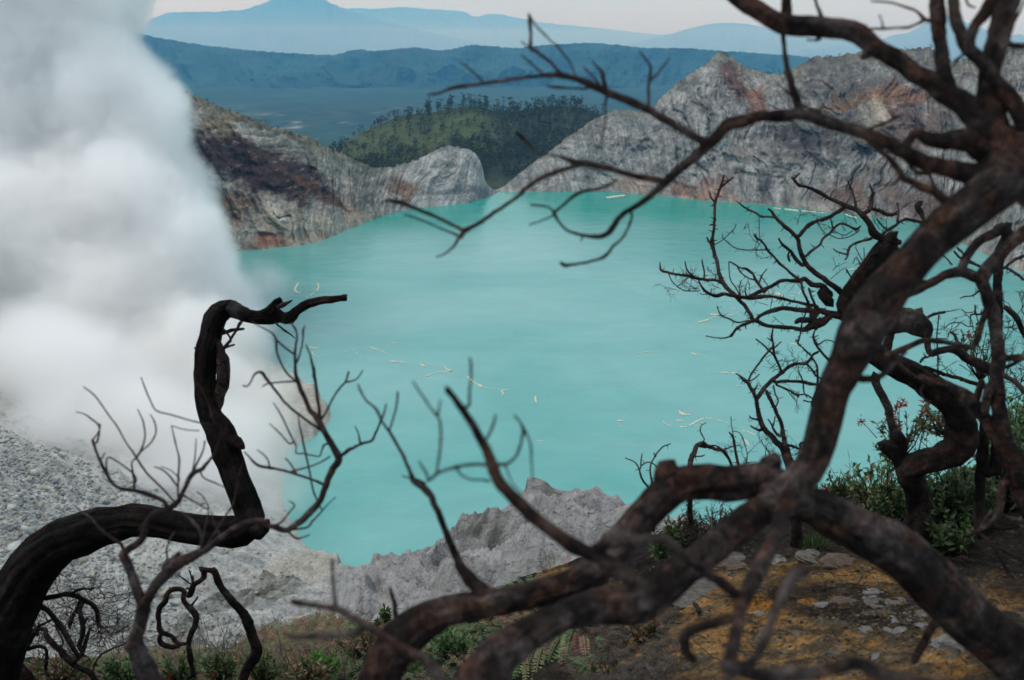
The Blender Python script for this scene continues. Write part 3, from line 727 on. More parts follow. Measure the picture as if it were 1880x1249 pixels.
class Tree:
    def __init__(self, name, label, cat_, mat, loc, depth, group=None, lump=0.13, spur=0.0, seed=1, twigmat=None, groove=0.0):
        self.groove = groove
        self.root = empty(name, loc); tag(self.root, label, cat_, group)
        self.loc = np.array(loc, float); self.mat = mat; self.depth = depth; self.lump = lump; self.spur = spur
        self.S = np.zeros((0, 5)); self.objs = []; self.seed = seed; self.rng = np.random.default_rng(seed); self.twigmat = twigmat or mat
    def add(self, kind, txt, d=None, mat=None, spur=None, free=False, blunt=False, lump=None, swing=0.35):
        """txt: 'x,y,w x,y,w,depth ...' ; depth missing -> taken from the part it grows from"""
        P = [list(map(float, t.split(','))) for t in txt.split()]
        W = P[0][2] if len(P[0]) > 2 else 4
        rows = []
        for p in P:
            if len(p) > 2: W = p[2]
            rows.append([p[0], p[1], W, p[3] if len(p) > 3 else np.nan])
        P = np.array(rows)
        host = None
        if len(self.S) and not free:
            d0 = np.hypot(self.S[:, 0] - P[0, 0], self.S[:, 1] - P[0, 1]) - 0.25 * self.S[:, 2]
            d1 = np.hypot(self.S[:, 0] - P[-1, 0], self.S[:, 1] - P[-1, 1]) - 0.25 * self.S[:, 2]
            e = 0 if d0.min() <= d1.min() + (2 if P[0, 2] >= P[-1, 2] else -2) else -1
            k = int((d0 if e == 0 else d1).argmin()); s = self.S[k]
            if e == -1: P = P[::-1].copy()
            host = int(s[4])
            if min(d0.min(), d1.min()) < 45:
                jd = math.hypot(s[0] - P[0, 0], s[1] - P[0, 1])
                if jd > 1.5 and np.isnan(P[0, 3]):
                    P = np.vstack([[s[0], s[1], max(P[0, 2], 1) * (1.15 if s[2] > P[0, 2] else 1), s[3]], P])
                elif np.isnan(P[0, 3]): P[0, 3] = s[3]
            if np.isnan(P[0, 3]): P[0, 3] = s[3]
        if np.isnan(P[0, 3]): P[0, 3] = d if d is not None and not isinstance(d, tuple) else (d[0] if d else self.depth)
        L_ = np.concatenate([[0], np.cumsum(np.hypot(*np.diff(P[:, :2], axis=0).T))])
        if np.isnan(P[-1, 3]):
            dd = d[1] if isinstance(d, tuple) else (d if d is not None else None)
            if dd is None:
                met = L_[-1] * P[0, 3] / FPX
                dd = P[0, 3] + self.rng.uniform(-1, 1) * met * swing
            P[-1, 3] = dd
        ok = ~np.isnan(P[:, 3])
        P[:, 3] = np.interp(L_, L_[ok], P[ok, 3])
        Q = cat(P, 2.6 if P[:, 2].max() > 5 else 3.2)
        C = at_depth(Q[:, 0], Q[:, 1], Q[:, 3]) - self.loc
        rad = Q[:, 2] / 2 * Q[:, 3] / FPX
        if len(Q) > 8:
            sm = self.rng.normal(0, 1, (len(Q), 3)); sm = (sm + np.roll(sm, 1, 0) + np.roll(sm, 2, 0)) / 3
            C[1:-1] += sm[1:-1] * rad[1:-1, None] * 0.13
        wm = P[:, 2].max(); sides = 28 if wm > 40 else 16 if wm > 18 else 9 if wm > 8 else 6
        self.seed += 1
        parts = [sweep(C, rad, sides if not (self.groove and wm > 18) else 44, self.seed, lump if lump is not None else self.lump, blunt, self.groove)]
        sp_ = self.spur if spur is None else spur
        if sp_ > 0:
            for _ in range(self.rng.poisson(sp_ * L_[-1] / 12)):
                i = self.rng.integers(1, len(C) - 1); t = C[min(i + 1, len(C) - 1)] - C[i - 1]; t /= np.linalg.norm(t) + 1e-9
                q = self.rng.normal(0, 1, 3); q[1] *= 0.5; q -= t * q.dot(t) * 0.7; q /= np.linalg.norm(q)
                ln = Q[i, 3] / FPX * self.rng.uniform(4, 12); r0 = min(rad[i] * 0.5, Q[i, 3] / FPX * 1.1)
                cc = np.array([C[i], C[i] + q * ln * 0.5 + self.rng.normal(0, .08, 3) * ln, C[i] + q * ln])
                parts.append(sweep(cc, np.array([r0, r0 * 0.75, r0 * 0.35]), 4, 3, 0))
        use = mat or (self.twigmat if wm < 7 else self.mat)
        me = tri_quads_mesh(kind, parts, use)
        par = self.root; lvl = 1
        if kind == 'twig' and host is not None:
            h = self.objs[host]
            par = h[0] if h[1] == 1 and h[0] != self.root and h[2] != 'trunk' else (h[3] if h[1] == 2 else self.root)
            lvl = 2 if par != self.root else 1
        o = obj(kind, me, par)
        idx = len(self.objs); self.objs.append((o, lvl, kind, par))
        self.S = np.vstack([self.S, np.column_stack([Q, np.full(len(Q), idx)])])
        return o
    def many(self, kind, lines, **k):
        for ln in lines.strip().splitlines():
            ln = ln.strip()
            if ln: self.add(kind if max(float(t.split(',')[2]) for t in ln.split() if t.count(',') > 1) >= 7 else 'twig', ln, **k)

# ------------------------------------------------------------------ the burnt S-shaped snag on the left
sn = Tree('bent_snag', 'black burnt dead trunk bent like an S, standing against the white steam', 'dead tree', M_snag, tuple(at_depth(-60, 1420, 6.3)), 6.0, lump=0.08, seed=11, twigmat=M_split, groove=0.16)
sn.add('trunk', '-60,1420,112,6.3 -42,1330,104,6.2 -22,1230,100 8,1130,96 38,1072,92 90,1012,88 150,977,80 215,959,68 270,958,62 330,973,60 400,976,62 440,973,64,5.9 456,950,56 446,912,49 434,872,48 420,835,54 404,797,56 388,765,44 377,725,40 376,690,42 380,655,42 386,620,42 396,588,42 412,570,36 430,567,30,5.85 448,575,24', lump=0.09, blunt=True)
sn.add('branch', '424,568,34 450,580,26 480,583,26 500,578,32 518,583,19 533,584,22 545,571,17 562,560,16 590,553,15 615,549,13 636,548,10', d=(5.85, 5.7), lump=0.12, blunt=True)
sn.add('branch', '420,560,16 445,568,10 470,574,8 495,572,15 512,555,18 516,551,12', d=(5.8, 5.75), mat=M_snag, blunt=True, lump=0.3)
sn.add('branch', '508,562,13 522,559,9 536,552,3', d=(5.75, 5.7), mat=M_split)
sn.add('branch', '476,975,34 488,962,18 492,956,8', d=(5.85, 5.8))
sn.add('branch', '404,640,12 409,662,22 410,690,24 405,722,20 397,758,10', d=(5.82, 5.85), mat=M_split, lump=0.2)
sn.add('branch', '398,625,12 408,648,12 404,668,8', d=(5.8, 5.8), mat=M_split, lump=0.2)
sn.add('branch', '420,805,20 436,815,20 446,822,10', d=(5.85, 5.8), lump=0.3)
sn.many('branch', '''403,612,9 425,607,7 447,604,5
402,652,7 421,627,6 434,606,5 441,593,7 445,590,3
398,641,7 415,638,5 430,633,4
400,668,7 408,665,5 417,662,4
407,602,6 421,618,4 424,628,3
366,643,8 358,639,4
506,592,5 516,602,4 524,608,5 533,614,3 541,621,2
616,549,6 630,543,5 637,542,3
610,552,6 626,551,4 635,551,3
398,737,8 412,722,6''', mat=M_split)
sn.many('branch', '''52,1100,12 85,1099,9 126,1091,9 158,1104,8 176,1119,9 181,1145,8 188,1152,6 197,1152,5
52,1103,13 85,1119,11 106,1145,12 123,1170,11 145,1207,8
132,1089,6 150,1082,5 172,1081,3
70,1150,6 92,1140,4''', mat=M_mid, lump=0.18)

# ------------------------------------------------------------------ slender tree in front of the snag
sl = Tree('slender_tree', 'slender leafless forked tree, blurred, crossing in front of the bent black snag', 'tree', M_twig, tuple(at_depth(390, 1600, 2.9)), 2.6, lump=0.12, seed=23)
sl.add('trunk', '390,1600,60,2.9 350,1400,52,2.8 305,1290,44,2.7 275,1245,38,2.65 252,1200,32 246,1180,30 252,1160,23 262,1130,24 264,1108,24,2.6', lump=0.16)
sl.many('branch', '''264,1112,20 248,1075,18 238,1045,17 226,1020,17 234,1012,14 260,991,13 272,957,13 288,942,14 312,932,12 327,920,10
264,1112,20 282,1080,20 302,1056,22 332,1032,22 371,1014,15 408,987,13 440,966,13 470,958,12 490,957,8
484,962,10 505,968,10 528,972,11 562,949,12 588,918,12 600,887,12 610,860,13 622,842,14 610,818,12 600,800,12 589,782,12 580,765,12 568,751,9 558,728,9 550,710,9 544,690,7 542,672,6 542,640,5 545,622,4 543,606,4 534,594,3
304,1040,14 320,1028,14 328,1016,8
371,1014,10 371,984,9 364,970,8 351,955,6 334,941,5
245,1195,14 232,1188,12
262,1150,10 240,1190,9
300,920,8 272,908,9 246,901,7 228,898,7 210,891,6 193,865,6 178,833,5 170,808,5
327,922,9 340,895,8 353,870,9 370,862,8 381,850,6 393,835,5
589,782,8 581,715,6 577,690,7 575,676,7 570,655,4 562,633,3''', d=None, swing=0.18)
sl.many('twig', '''600,797,6 560,770,5 525,741,5 504,715,5 489,695,6 480,684,6 468,687,4 459,704,3 452,710,3 446,708,3
315,916,4 296,895,4 268,867,4 245,832,4 232,814,3 216,785,3 197,759,3 175,728,3 153,710,2
249,842,4 242,850,3 245,875,4 247,900,4
170,808,3 180,795,3 184,780,3 180,778,2
178,812,4 182,785,3 167,769,3 152,759,2 140,757,2
252,838,4 259,827,4 266,803,3 263,776,3 253,752,2
258,830,3 276,814,3 286,795,3 284,776,3 276,761,2
327,914,4 327,880,4 329,845,4 325,825,3 321,808,3 315,782,2
315,782,2 340,789,2 366,791,2
325,893,4 312,875,3 298,863,3 283,857,2
330,880,3 315,865,2 296,857,2
353,868,4 362,850,4 372,830,3 376,810,3
353,864,3 358,840,3 360,806,2
393,835,4 400,815,3 407,790,3 398,777,3 385,765,3
395,780,3 389,765,3 385,748,3 378,730,3 368,712,2 361,703,2
259,693,2 266,712,3 277,738,3 287,754,3 315,762,3 345,771,3 366,776,3 388,780,3
340,912,4 358,922,3 383,935,3 372,912,2 361,903,2
405,985,5 393,960,3 388,940,3
374,878,3 395,887,3 415,896,2
381,1000,6 397,975,4 412,950,4 428,925,4 435,890,3 440,870,3 445,852,3
255,975,4 268,955,4
196,870,4 198,840,3 230,858,3 250,878,3 244,895,3
186,842,3 192,833,3
372,990,4 383,938,3
236,1032,7 222,1000,6 208,990,6 184,972,5 168,952,4 150,940,3 136,928,2
308,1035,5 306,1010,4 312,990,3 320,978,2
237,1045,5 234,1020,4
500,965,4 515,960,4 531,941,3 541,928,3 530,920,2
531,972,5 562,969,4 575,956,4 589,941,3 603,925,2 616,913,2
525,972,5 536,983,4 545,989,4 558,986,3 569,982,2
595,890,6 568,879,5 534,868,5 510,862,5 495,859,6 480,857,6 470,852,6 458,840,4 449,830,3
495,859,4 492,845,3 484,835,3 472,826,2
534,866,4 568,857,3 590,848,3 606,838,3
545,870,4 532,850,3 524,842,3
606,815,4 595,817,4 590,830,3 586,838,3 572,836,3 559,833,3 544,832,3 544,819,2
590,935,3 576,904,4 568,864,4 558,820,4 553,795,4 549,775,3 547,760,2
623,840,6 640,826,7 648,822,6 666,814,5 681,810,5 689,797,5 694,785,4 700,770,4
661,812,4 658,797,3 652,783,2
589,772,5 600,754,4 612,730,4 624,712,4 634,702,4 640,683,4
634,702,4 645,700,3 656,695,3 666,680,2
551,709,5 538,696,4 525,683,4 515,665,4 508,645,4 507,625,5 500,612,3 486,604,3 470,596,2 462,590,2
542,652,4 530,643,4 519,635,4 508,625,4
545,665,4 552,645,3 556,622,3 557,605,4 560,598,2
536,804,3 529,790,3 521,772,3 512,755,3 502,740,2
532,815,3 515,797,3 495,778,2
548,700,4 510,702,3 490,705,3 482,710,2''', swing=0.2)

# ------------------------------------------------------------------ the big leaning tree close to the camera
bt = Tree('leaning_tree', 'large dark leaning tree close to the camera, its thick blurred limbs crossing the right half', 'tree', M_near, tuple(at_depth(2250, 1700, 2.2)), 1.9, lump=0.17, seed=37, twigmat=M_twig, groove=0.07)
bt.add('trunk', '2250,1700,170,2.3 2120,1480,150,2.2 2010,1340,135,2.15 1900,1235,112,2.1 1815,1162,98 1750,1105,98 1680,1045,102 1620,993,98 1560,962,84 1500,938,66 1450,918,62,1.9 1415,905,58,1.88', lump=0.15)
bt.add('branch', '1430,915,60,1.88 1462,882,58 1492,838,58 1514,780,60 1530,720,58 1548,670,64 1575,618,82 1612,558,82 1660,494,72 1714,436,72 1778,382,80 1840,332,86 1900,288,94 1975,230,96,1.75 2070,120,84,1.62 2170,-20,70 2240,-180,50 2290,-360,26 2320,-480,8,1.5', lump=0.12)
bt.add('branch', '1460,905,60,1.88 1420,925,54 1372,958,54 1318,1002,56 1262,1045,60 1205,1088,72 1157,1110,72 1100,1118,56 1045,1128,52 985,1155,58 925,1205,68 870,1262,76 800,1370,84,1.6', lump=0.16)
bt.add('branch', '1452,898,62,1.9 1397,884,64 1333,887,62 1269,888,62 1228,900,68 1180,952,66 1135,1010,64 1088,1056,60 1025,1084,52 950,1100,50 880,1112,52 820,1122,56 775,1145,66 738,1178,72 706,1225,70 675,1300,76,1.95', lump=0.16)
bt.many('branch', '''1215,880,30 1222,862,34 1240,858,26
1405,880,36 1412,852,40 1430,848,30
770,1140,28 762,1126,26
826,1112,28 832,1100,22
965,1090,26 975,1074,22
1600,100,30 1590,92,28''', lump=0.25, blunt=True, d=None)
bt.add('branch', '1990,330,96,1.76 1900,300,90 1850,268,64 1800,228,50 1757,182,43 1693,140,36 1644,107,33 1608,86,34 1580,66,38 1545,55,38 1500,51,36 1455,47,38 1420,32,34 1372,8,32 1335,-18,30 1280,-70,26 1200,-150,20 1130,-250,12 1090,-340,5,2.0', lump=0.12, free=True)
bt.many('branch', '''1748,178,30 1738,150,28 1729,100,24 1723,50,23 1720,0,25 1718,-50,24 1705,-150,19 1712,-260,12 1700,-360,4
1845,270,64 1826,240,54 1814,190,44 1816,140,38 1826,90,40 1840,40,42 1852,-20,42 1880,-140,34 1870,-280,24 1900,-420,10
1890,250,34 1858,185,30 1832,150,25 1800,112,24 1778,86,24 1762,60,22 1752,20,20 1748,-30,18 1735,-120,13 1750,-220,6
1780,80,20 1792,45,19 1812,18,22 1832,-20,21 1860,-100,15 1850,-200,6
1778,88,6 1765,102,5 1752,112,4
1850,290,60 1800,318,42 1761,314,35 1700,300,29 1648,273,26 1597,249,25 1546,232,24 1478,213,22 1431,212,22 1376,218,22 1335,232,23 1308,258,21 1274,288,19 1240,316,17 1212,345,13 1178,372,11 1155,386,10 1136,400,10 1122,422,11 1112,431,10 1098,435,9 1070,432,6 1043,424,5 1028,410,5 1017,392,7
1222,334,13 1208,331,13 1180,326,12 1154,320,11 1125,312,11 1100,305,11 1075,300,12 1058,299,12 1040,292,8 1028,287,5
1062,302,11 1035,312,10 1010,320,10 992,328,9 975,338,8 960,352,8 945,365,7 903,394,7 876,412,8 855,423,10 845,436,9
1330,238,18 1300,260,17 1262,243,14 1215,216,14 1190,202,14 1164,190,14 1140,180,13 1118,172,15 1100,163,13 1087,156,13 1068,147,11 1051,143,10 1030,138,11 1010,138,9 985,140,7 959,143,7 920,149,7 882,154,6 850,158,7 831,161,7 811,169,5 795,173,4 785,174,3
1471,206,17 1464,185,17 1456,160,14 1449,135,12 1444,119,9 1440,90,8 1437,66,8 1436,50,9
1448,40,20 1444,10,18 1440,-30,16 1430,-120,11 1445,-210,4
1512,46,12 1506,25,8 1498,5,6 1494,-20,6
1900,360,60 1850,300,50 1785,258,44 1734,259,34 1700,252,26 1680,245,16
1737,368,18 1715,352,16 1693,345,15 1675,335,14 1659,327,14 1650,312,12 1636,294,12 1618,278,10 1600,264,9
1648,330,7 1640,338,5 1625,340,4 1612,340,3
1722,358,8 1714,340,7 1708,322,6 1704,310,6
1700,318,10 1685,318,8 1670,305,6
1860,84,12 1880,85,11 1910,84,10
1480,934,40 1450,912,34 1436,938,30 1428,970,26 1418,990,24 1406,1028,27 1376,1078,28 1362,1112,24 1352,1153,22 1344,1196,24 1338,1240,24,1.25
1344,1135,18 1318,1142,18 1286,1152,18 1258,1166,19 1260,1195,18 1274,1212,16
1348,1200,16 1333,1217,16 1372,1220,15 1396,1195,16 1412,1148,14 1428,1112,16 1446,1074,20 1461,1052,24 1484,1046,18
1232,1000,16 1252,1015,15 1290,1047,16 1329,1073,18 1350,1090,18
1093,1008,18 1120,1000,17 1157,995,18 1195,990,18 1228,992,14
1156,1080,14 1160,1040,12 1166,1000,12
1679,1214,14 1696,1180,14 1712,1150,15 1736,1128,18
1160,1065,28 1114,1032,28 1072,1012,26 1040,996,26 1008,972,24 980,948,24 955,925,24 936,908,23 922,893,22 912,876,20 904,860,22 898,840,19 887,817,17 872,787,15 858,765,14 847,751,14 833,730,13 821,714,11
960,1115,24 926,1098,23 886,1084,25 862,1068,25 848,1046,18 838,1023,14 828,1000,13 820,980,12 808,950,12 800,931,12 792,912,12 780,898,14 765,888,11 756,882,8
815,1270,22,1.45 805,1240,20 783,1214,19 732,1188,17 705,1170,15 678,1152,14 645,1132,14 618,1119,14 600,1115,12 580,1112,12 555,1109,12 537,1104,10
660,1160,13 620,1166,13 580,1168,12 545,1170,10 526,1166,7
732,1180,13 727,1150,11 724,1110,9 716,1080,6
618,1118,9 613,1080,7 611,1050,6 610,1028,6
1880,1330,34,1.3 1800,1275,30 1700,1255,26 1620,1240,26 1570,1216,24 1520,1232,24 1450,1240,26 1385,1238,24 1325,1222,20,1.15''', swing=0.12)
bt.many('twig', '''904,854,7 883,853,6 866,853,6 850,855,6 836,858,7 818,863,6 802,869,6 795,876,6 785,883,6
838,860,5 845,870,4 853,876,4 868,881,4 883,881,4 898,884,5
787,884,5 783,870,5 776,858,5 770,848,4
802,866,5 806,840,5 809,810,5 809,785,5 807,772,5 801,762,5 790,748,4 781,735,4 768,716,4 758,701,3
803,766,5 806,751,4 809,734,3
760,884,6 759,882,8 742,842,7 730,818,6 715,793,6 708,783,5 700,772,5 696,762,5 689,750,5 680,742,4 672,735,4 663,720,4 657,706,3
715,790,4 720,775,4 725,757,4 729,740,4 730,720,4
700,772,4 706,755,4 709,742,3
910,853,8 928,853,6 938,847,5 947,838,5 954,822,5 958,806,5 961,793,7 958,780,5 952,772,4 945,763,4
928,855,4 934,872,3 943,890,3 958,905,3
964,790,4 972,810,4 975,822,5 976,850,4 979,885,3
892,806,6 900,794,5 906,778,5 910,762,4
860,744,6 862,720,5 865,690,5 864,665,5 863,658,5
780,888,5 765,880,4 750,877,3 738,874,2
700,372,3 712,368,5 724,370,9 738,373,9 754,379,8 770,386,7 790,394,7 815,405,6 835,415,6 849,422,7
843,436,6 835,450,5 825,460,4 812,468,4 801,472,3
840,432,5 815,422,4 790,411,4 765,401,4 742,394,3
1158,388,6 1160,400,5 1150,425,5 1140,440,5 1127,451,5 1118,462,6 1109,472,7 1092,478,5 1070,483,5 1050,486,6 1038,487,8 1030,483,6
1017,391,6 1010,382,4 995,378,4 975,376,4
1017,391,6 1035,376,5 1048,364,6 1058,357,8 1075,351,5 1097,347,6 1115,341,5 1133,331,4
1017,395,4 1000,403,3 972,413,3
1070,434,4 1066,442,3
1036,140,7 1022,126,6 1010,114,6 992,100,6 982,92,8 975,87,8 974,60,6 973,40,7 971,26,5
973,30,5 982,45,3 998,62,4 1012,76,3 1023,85,4 1035,100,4 1046,114,4 1052,128,4 1057,140,4
978,92,5 964,82,3 958,76,3
1000,138,5 985,125,4 970,112,4 957,101,3
888,152,5 875,138,4 860,125,4 847,116,4
1113,168,9 1108,145,9 1105,132,8 1095,122,4 1087,111,3
1102,158,6 1088,140,5 1072,124,4
1190,198,7 1191,180,6 1190,165,6 1192,150,6 1194,135,6 1194,122,5 1185,108,4 1174,94,3
1194,147,6 1205,138,4 1216,125,4 1228,108,3
1080,162,5 1050,162,4 1022,160,6 1004,158,4
1113,180,5 1111,200,4 1112,220,3 1106,250,4 1103,274,3
1216,214,6 1220,200,4
990,282,3 972,265,5 958,252,7 949,243,6
1722,42,9 1708,38,8 1696,34,8 1684,22,5 1665,14,5 1640,6,4 1618,3,4 1600,3,3
1697,37,7 1682,45,5 1665,51,5 1645,51,4 1625,53,5 1605,53,4 1590,54,4
1621,50,4 1619,38,3 1614,28,3
1500,66,7 1506,72,6 1496,74,4 1482,73,3
1508,214,8 1504,206,7 1488,200,5 1471,191,5 1458,180,4 1444,168,5 1432,157,3 1424,150,3
1503,205,5 1512,192,4 1517,180,3 1519,166,3
1592,240,7 1605,233,6 1621,228,6 1636,222,5 1645,216,6 1656,212,4
1642,217,4 1633,204,3
1785,92,6 1770,100,5 1757,112,5 1750,120,4
1842,78,5 1850,62,4 1860,45,4 1868,30,5 1875,15,4 1882,0,4
1868,30,4 1860,10,4 1856,-8,4
1770,-8,5 1778,8,5 1790,14,4
1575,693,14 1600,697,13 1616,692,12 1628,682,11 1638,671,11 1650,658,9 1663,644,8''', swing=0.2)

# ------------------------------------------------------------------ the tree at the right edge, a little further off
rt = Tree('knotty_tree', 'dark knotty leafless tree at the right edge with an upright stem forking over the lake', 'tree', M_near, tuple(at_depth(2050, 1500, 3.3)), 2.9, lump=0.13, seed=53, spur=0.15, twigmat=M_twig)
rt.add('trunk', '2050,1500,80,3.3 1960,1200,66,3.2 1915,1000,52,3.1 1885,905,46,3.0 1862,850,38 1846,810,32 1838,780,28 1833,740,25 1832,700,24 1831,650,24 1830,610,25 1827,580,27 1818,556,24 1812,535,22 1802,517,22 1808,500,24 1830,475,22 1855,450,22 1880,430,24 1930,395,24 2000,330,20 2060,240,14 2090,130,6,2.7', lump=0.16)
rt.many('branch', '''1806,515,20 1785,505,20 1765,500,20 1745,503,17 1722,513,15 1700,526,14 1680,536,14 1650,545,14
1764,500,17 1768,488,17 1775,472,17 1790,450,17 1805,438,18 1828,428,20 1850,415,20
1722,512,12 1700,520,12 1680,516,14
1860,850,34 1846,828,30 1821,786,23 1800,757,22 1778,732,24 1752,716,22 1731,707,20 1705,700,14 1690,690,8
1803,700,12 1795,725,14 1790,745,16
1832,660,14 1860,657,13 1900,656,13
1832,680,8 1862,668,7 1890,652,6
1808,756,16 1815,720,16 1832,690,14
1815,556,12 1806,585,11 1800,603,11 1794,625,12 1782,637,11 1760,634,10 1736,629,10 1715,626,10 1693,626,12 1680,631,10 1665,638,11 1645,647,11 1629,652,12
1646,665,7 1672,688,8 1700,704,8
1690,720,5 1700,735,4 1710,738,4
1880,905,14 1855,880,16 1838,900,15 1836,930,13 1830,950,13 1810,965,11 1795,975,9 1782,982,7
1790,976,8 1810,990,7 1828,1010,7 1843,1035,7 1855,1055,6 1868,1066,5
1822,1002,6 1850,1015,6 1880,1030,6 1910,1040,6
1800,970,7 1812,950,6 1820,938,5
1838,945,5 1860,952,5 1880,955,5''', swing=0.15)
# ------------------------------------------------------------------ the old tree leaning out over the lake (sharp, middle distance)
ot = Tree('crooked_tree', 'old black crooked tree rooted among the bushes, thorny twigs fanning left over the lake', 'tree', M_mid, tuple(at_depth(1700, 1090, 6.4)), 5.2, lump=0.16, seed=71, spur=1.4, twigmat=M_twig)
ot.add('trunk', '1700,1090,70,6.4 1694,1020,60,6.1 1690,960,46,5.9 1686,920,38 1678,890,42 1665,864,44 1690,850,46,5.6 1720,842,48 1750,832,54 1768,808,56 1768,775,54 1752,745,52 1722,718,46 1690,696,42 1655,676,40 1622,660,38 1598,640,36 1580,615,34 1560,585,30,5.2 1552,560,30 1572,520,30 1600,485,32 1628,455,32 1640,444,30,5.0', lump=0.17, spur=0.5, blunt=True)
ot.many('branch', '''1668,870,34 1655,848,28 1645,832,28 1630,822,28 1620,817,20
1650,845,22 1655,815,20 1646,795,18
1645,840,18 1640,800,14 1634,765,14 1624,735,14 1612,712,14 1606,690,15
1620,655,20 1630,635,17 1636,612,15
1600,610,32 1640,592,34 1670,590,40 1690,600,40 1700,612,26
1662,578,26 1680,580,20 1688,572,16
1700,860,14 1730,845,18
1706,648,10 1722,646,12 1742,642,12 1760,648,15 1778,660,17 1800,668,19 1830,684,20
1693,676,7 1715,680,7 1736,688,7 1758,694,7 1778,701,8 1812,710,9
1805,760,13 1806,800,16 1803,850,18 1800,900,18 1798,980,20
1772,812,20 1785,790,9 1772,775,7
1846,564,9 1863,580,11 1880,610,12 1900,640,12
1842,690,9 1862,700,9 1885,722,10
1640,446,26 1634,438,24 1640,432,20
1829,425,16 1842,419,20 1850,433,20 1838,455,18 1833,490,16 1831,560,16 1831,640,17 1832,720,18 1834,790,20 1825,860,22''', spur=0.5)
ot.many('branch', '''1560,585,15 1540,580,14 1528,577,12 1510,572,11 1498,571,10 1475,570,9 1439,566,8 1420,570,8 1409,573,7 1395,580,6 1388,588,6 1377,592,6 1362,598,5 1352,604,5 1346,612,5 1342,617,6
1528,577,12 1510,592,15 1494,596,18 1480,605,10 1465,604,8 1451,602,7 1430,600,7 1409,598,7 1395,592,7 1383,587,7 1378,577,7 1368,562,7 1362,556,7 1355,548,6
1500,564,6 1477,558,6 1455,553,5 1439,549,6 1420,545,5 1400,545,7 1383,547,8 1365,546,7 1345,543,7 1328,540,7 1315,543,7 1300,538,6 1292,532,5 1287,524,4 1283,516,3
1524,540,14 1512,528,12 1505,524,10 1490,522,10 1478,512,9 1468,516,8 1450,515,7 1434,516,7 1418,525,7 1402,532,7 1385,540,7 1372,546,6 1360,546,5
1556,545,14 1535,528,11 1520,518,10 1500,503,9 1487,493,9 1478,480,9 1471,465,9 1467,450,8 1464,438,8 1452,425,7 1443,418,7 1432,408,6 1424,400,6 1418,390,5 1411,384,4
1358,552,8 1349,540,8 1336,530,8 1325,516,8 1320,500,7 1316,480,7 1311,462,7 1308,450,9 1307,443,8 1310,425,5 1312,400,5 1313,375,5 1318,355,5 1322,345,5 1326,335,4 1329,322,3
1524,556,18 1515,545,20 1508,538,14
1498,600,14 1490,575,8 1486,560,6
1502,568,12 1490,586,10 1470,588,10 1462,592,8
1642,474,13 1633,454,14 1620,440,14 1608,432,15 1600,420,14 1594,408,13 1584,394,12 1574,386,10 1561,380,9 1545,374,8 1523,364,7 1505,354,7 1490,347,6 1480,343,5 1468,341,6 1461,334,5 1454,326,4
1466,434,8 1475,424,8 1483,415,8 1500,406,7 1515,402,7 1530,394,8 1541,388,8 1552,380,7 1563,384,6
1597,384,8 1600,365,8 1604,355,6
1604,384,6 1618,388,7 1629,394,7 1640,394,6 1650,388,5
1636,448,10 1600,470,6''', swing=0.3)
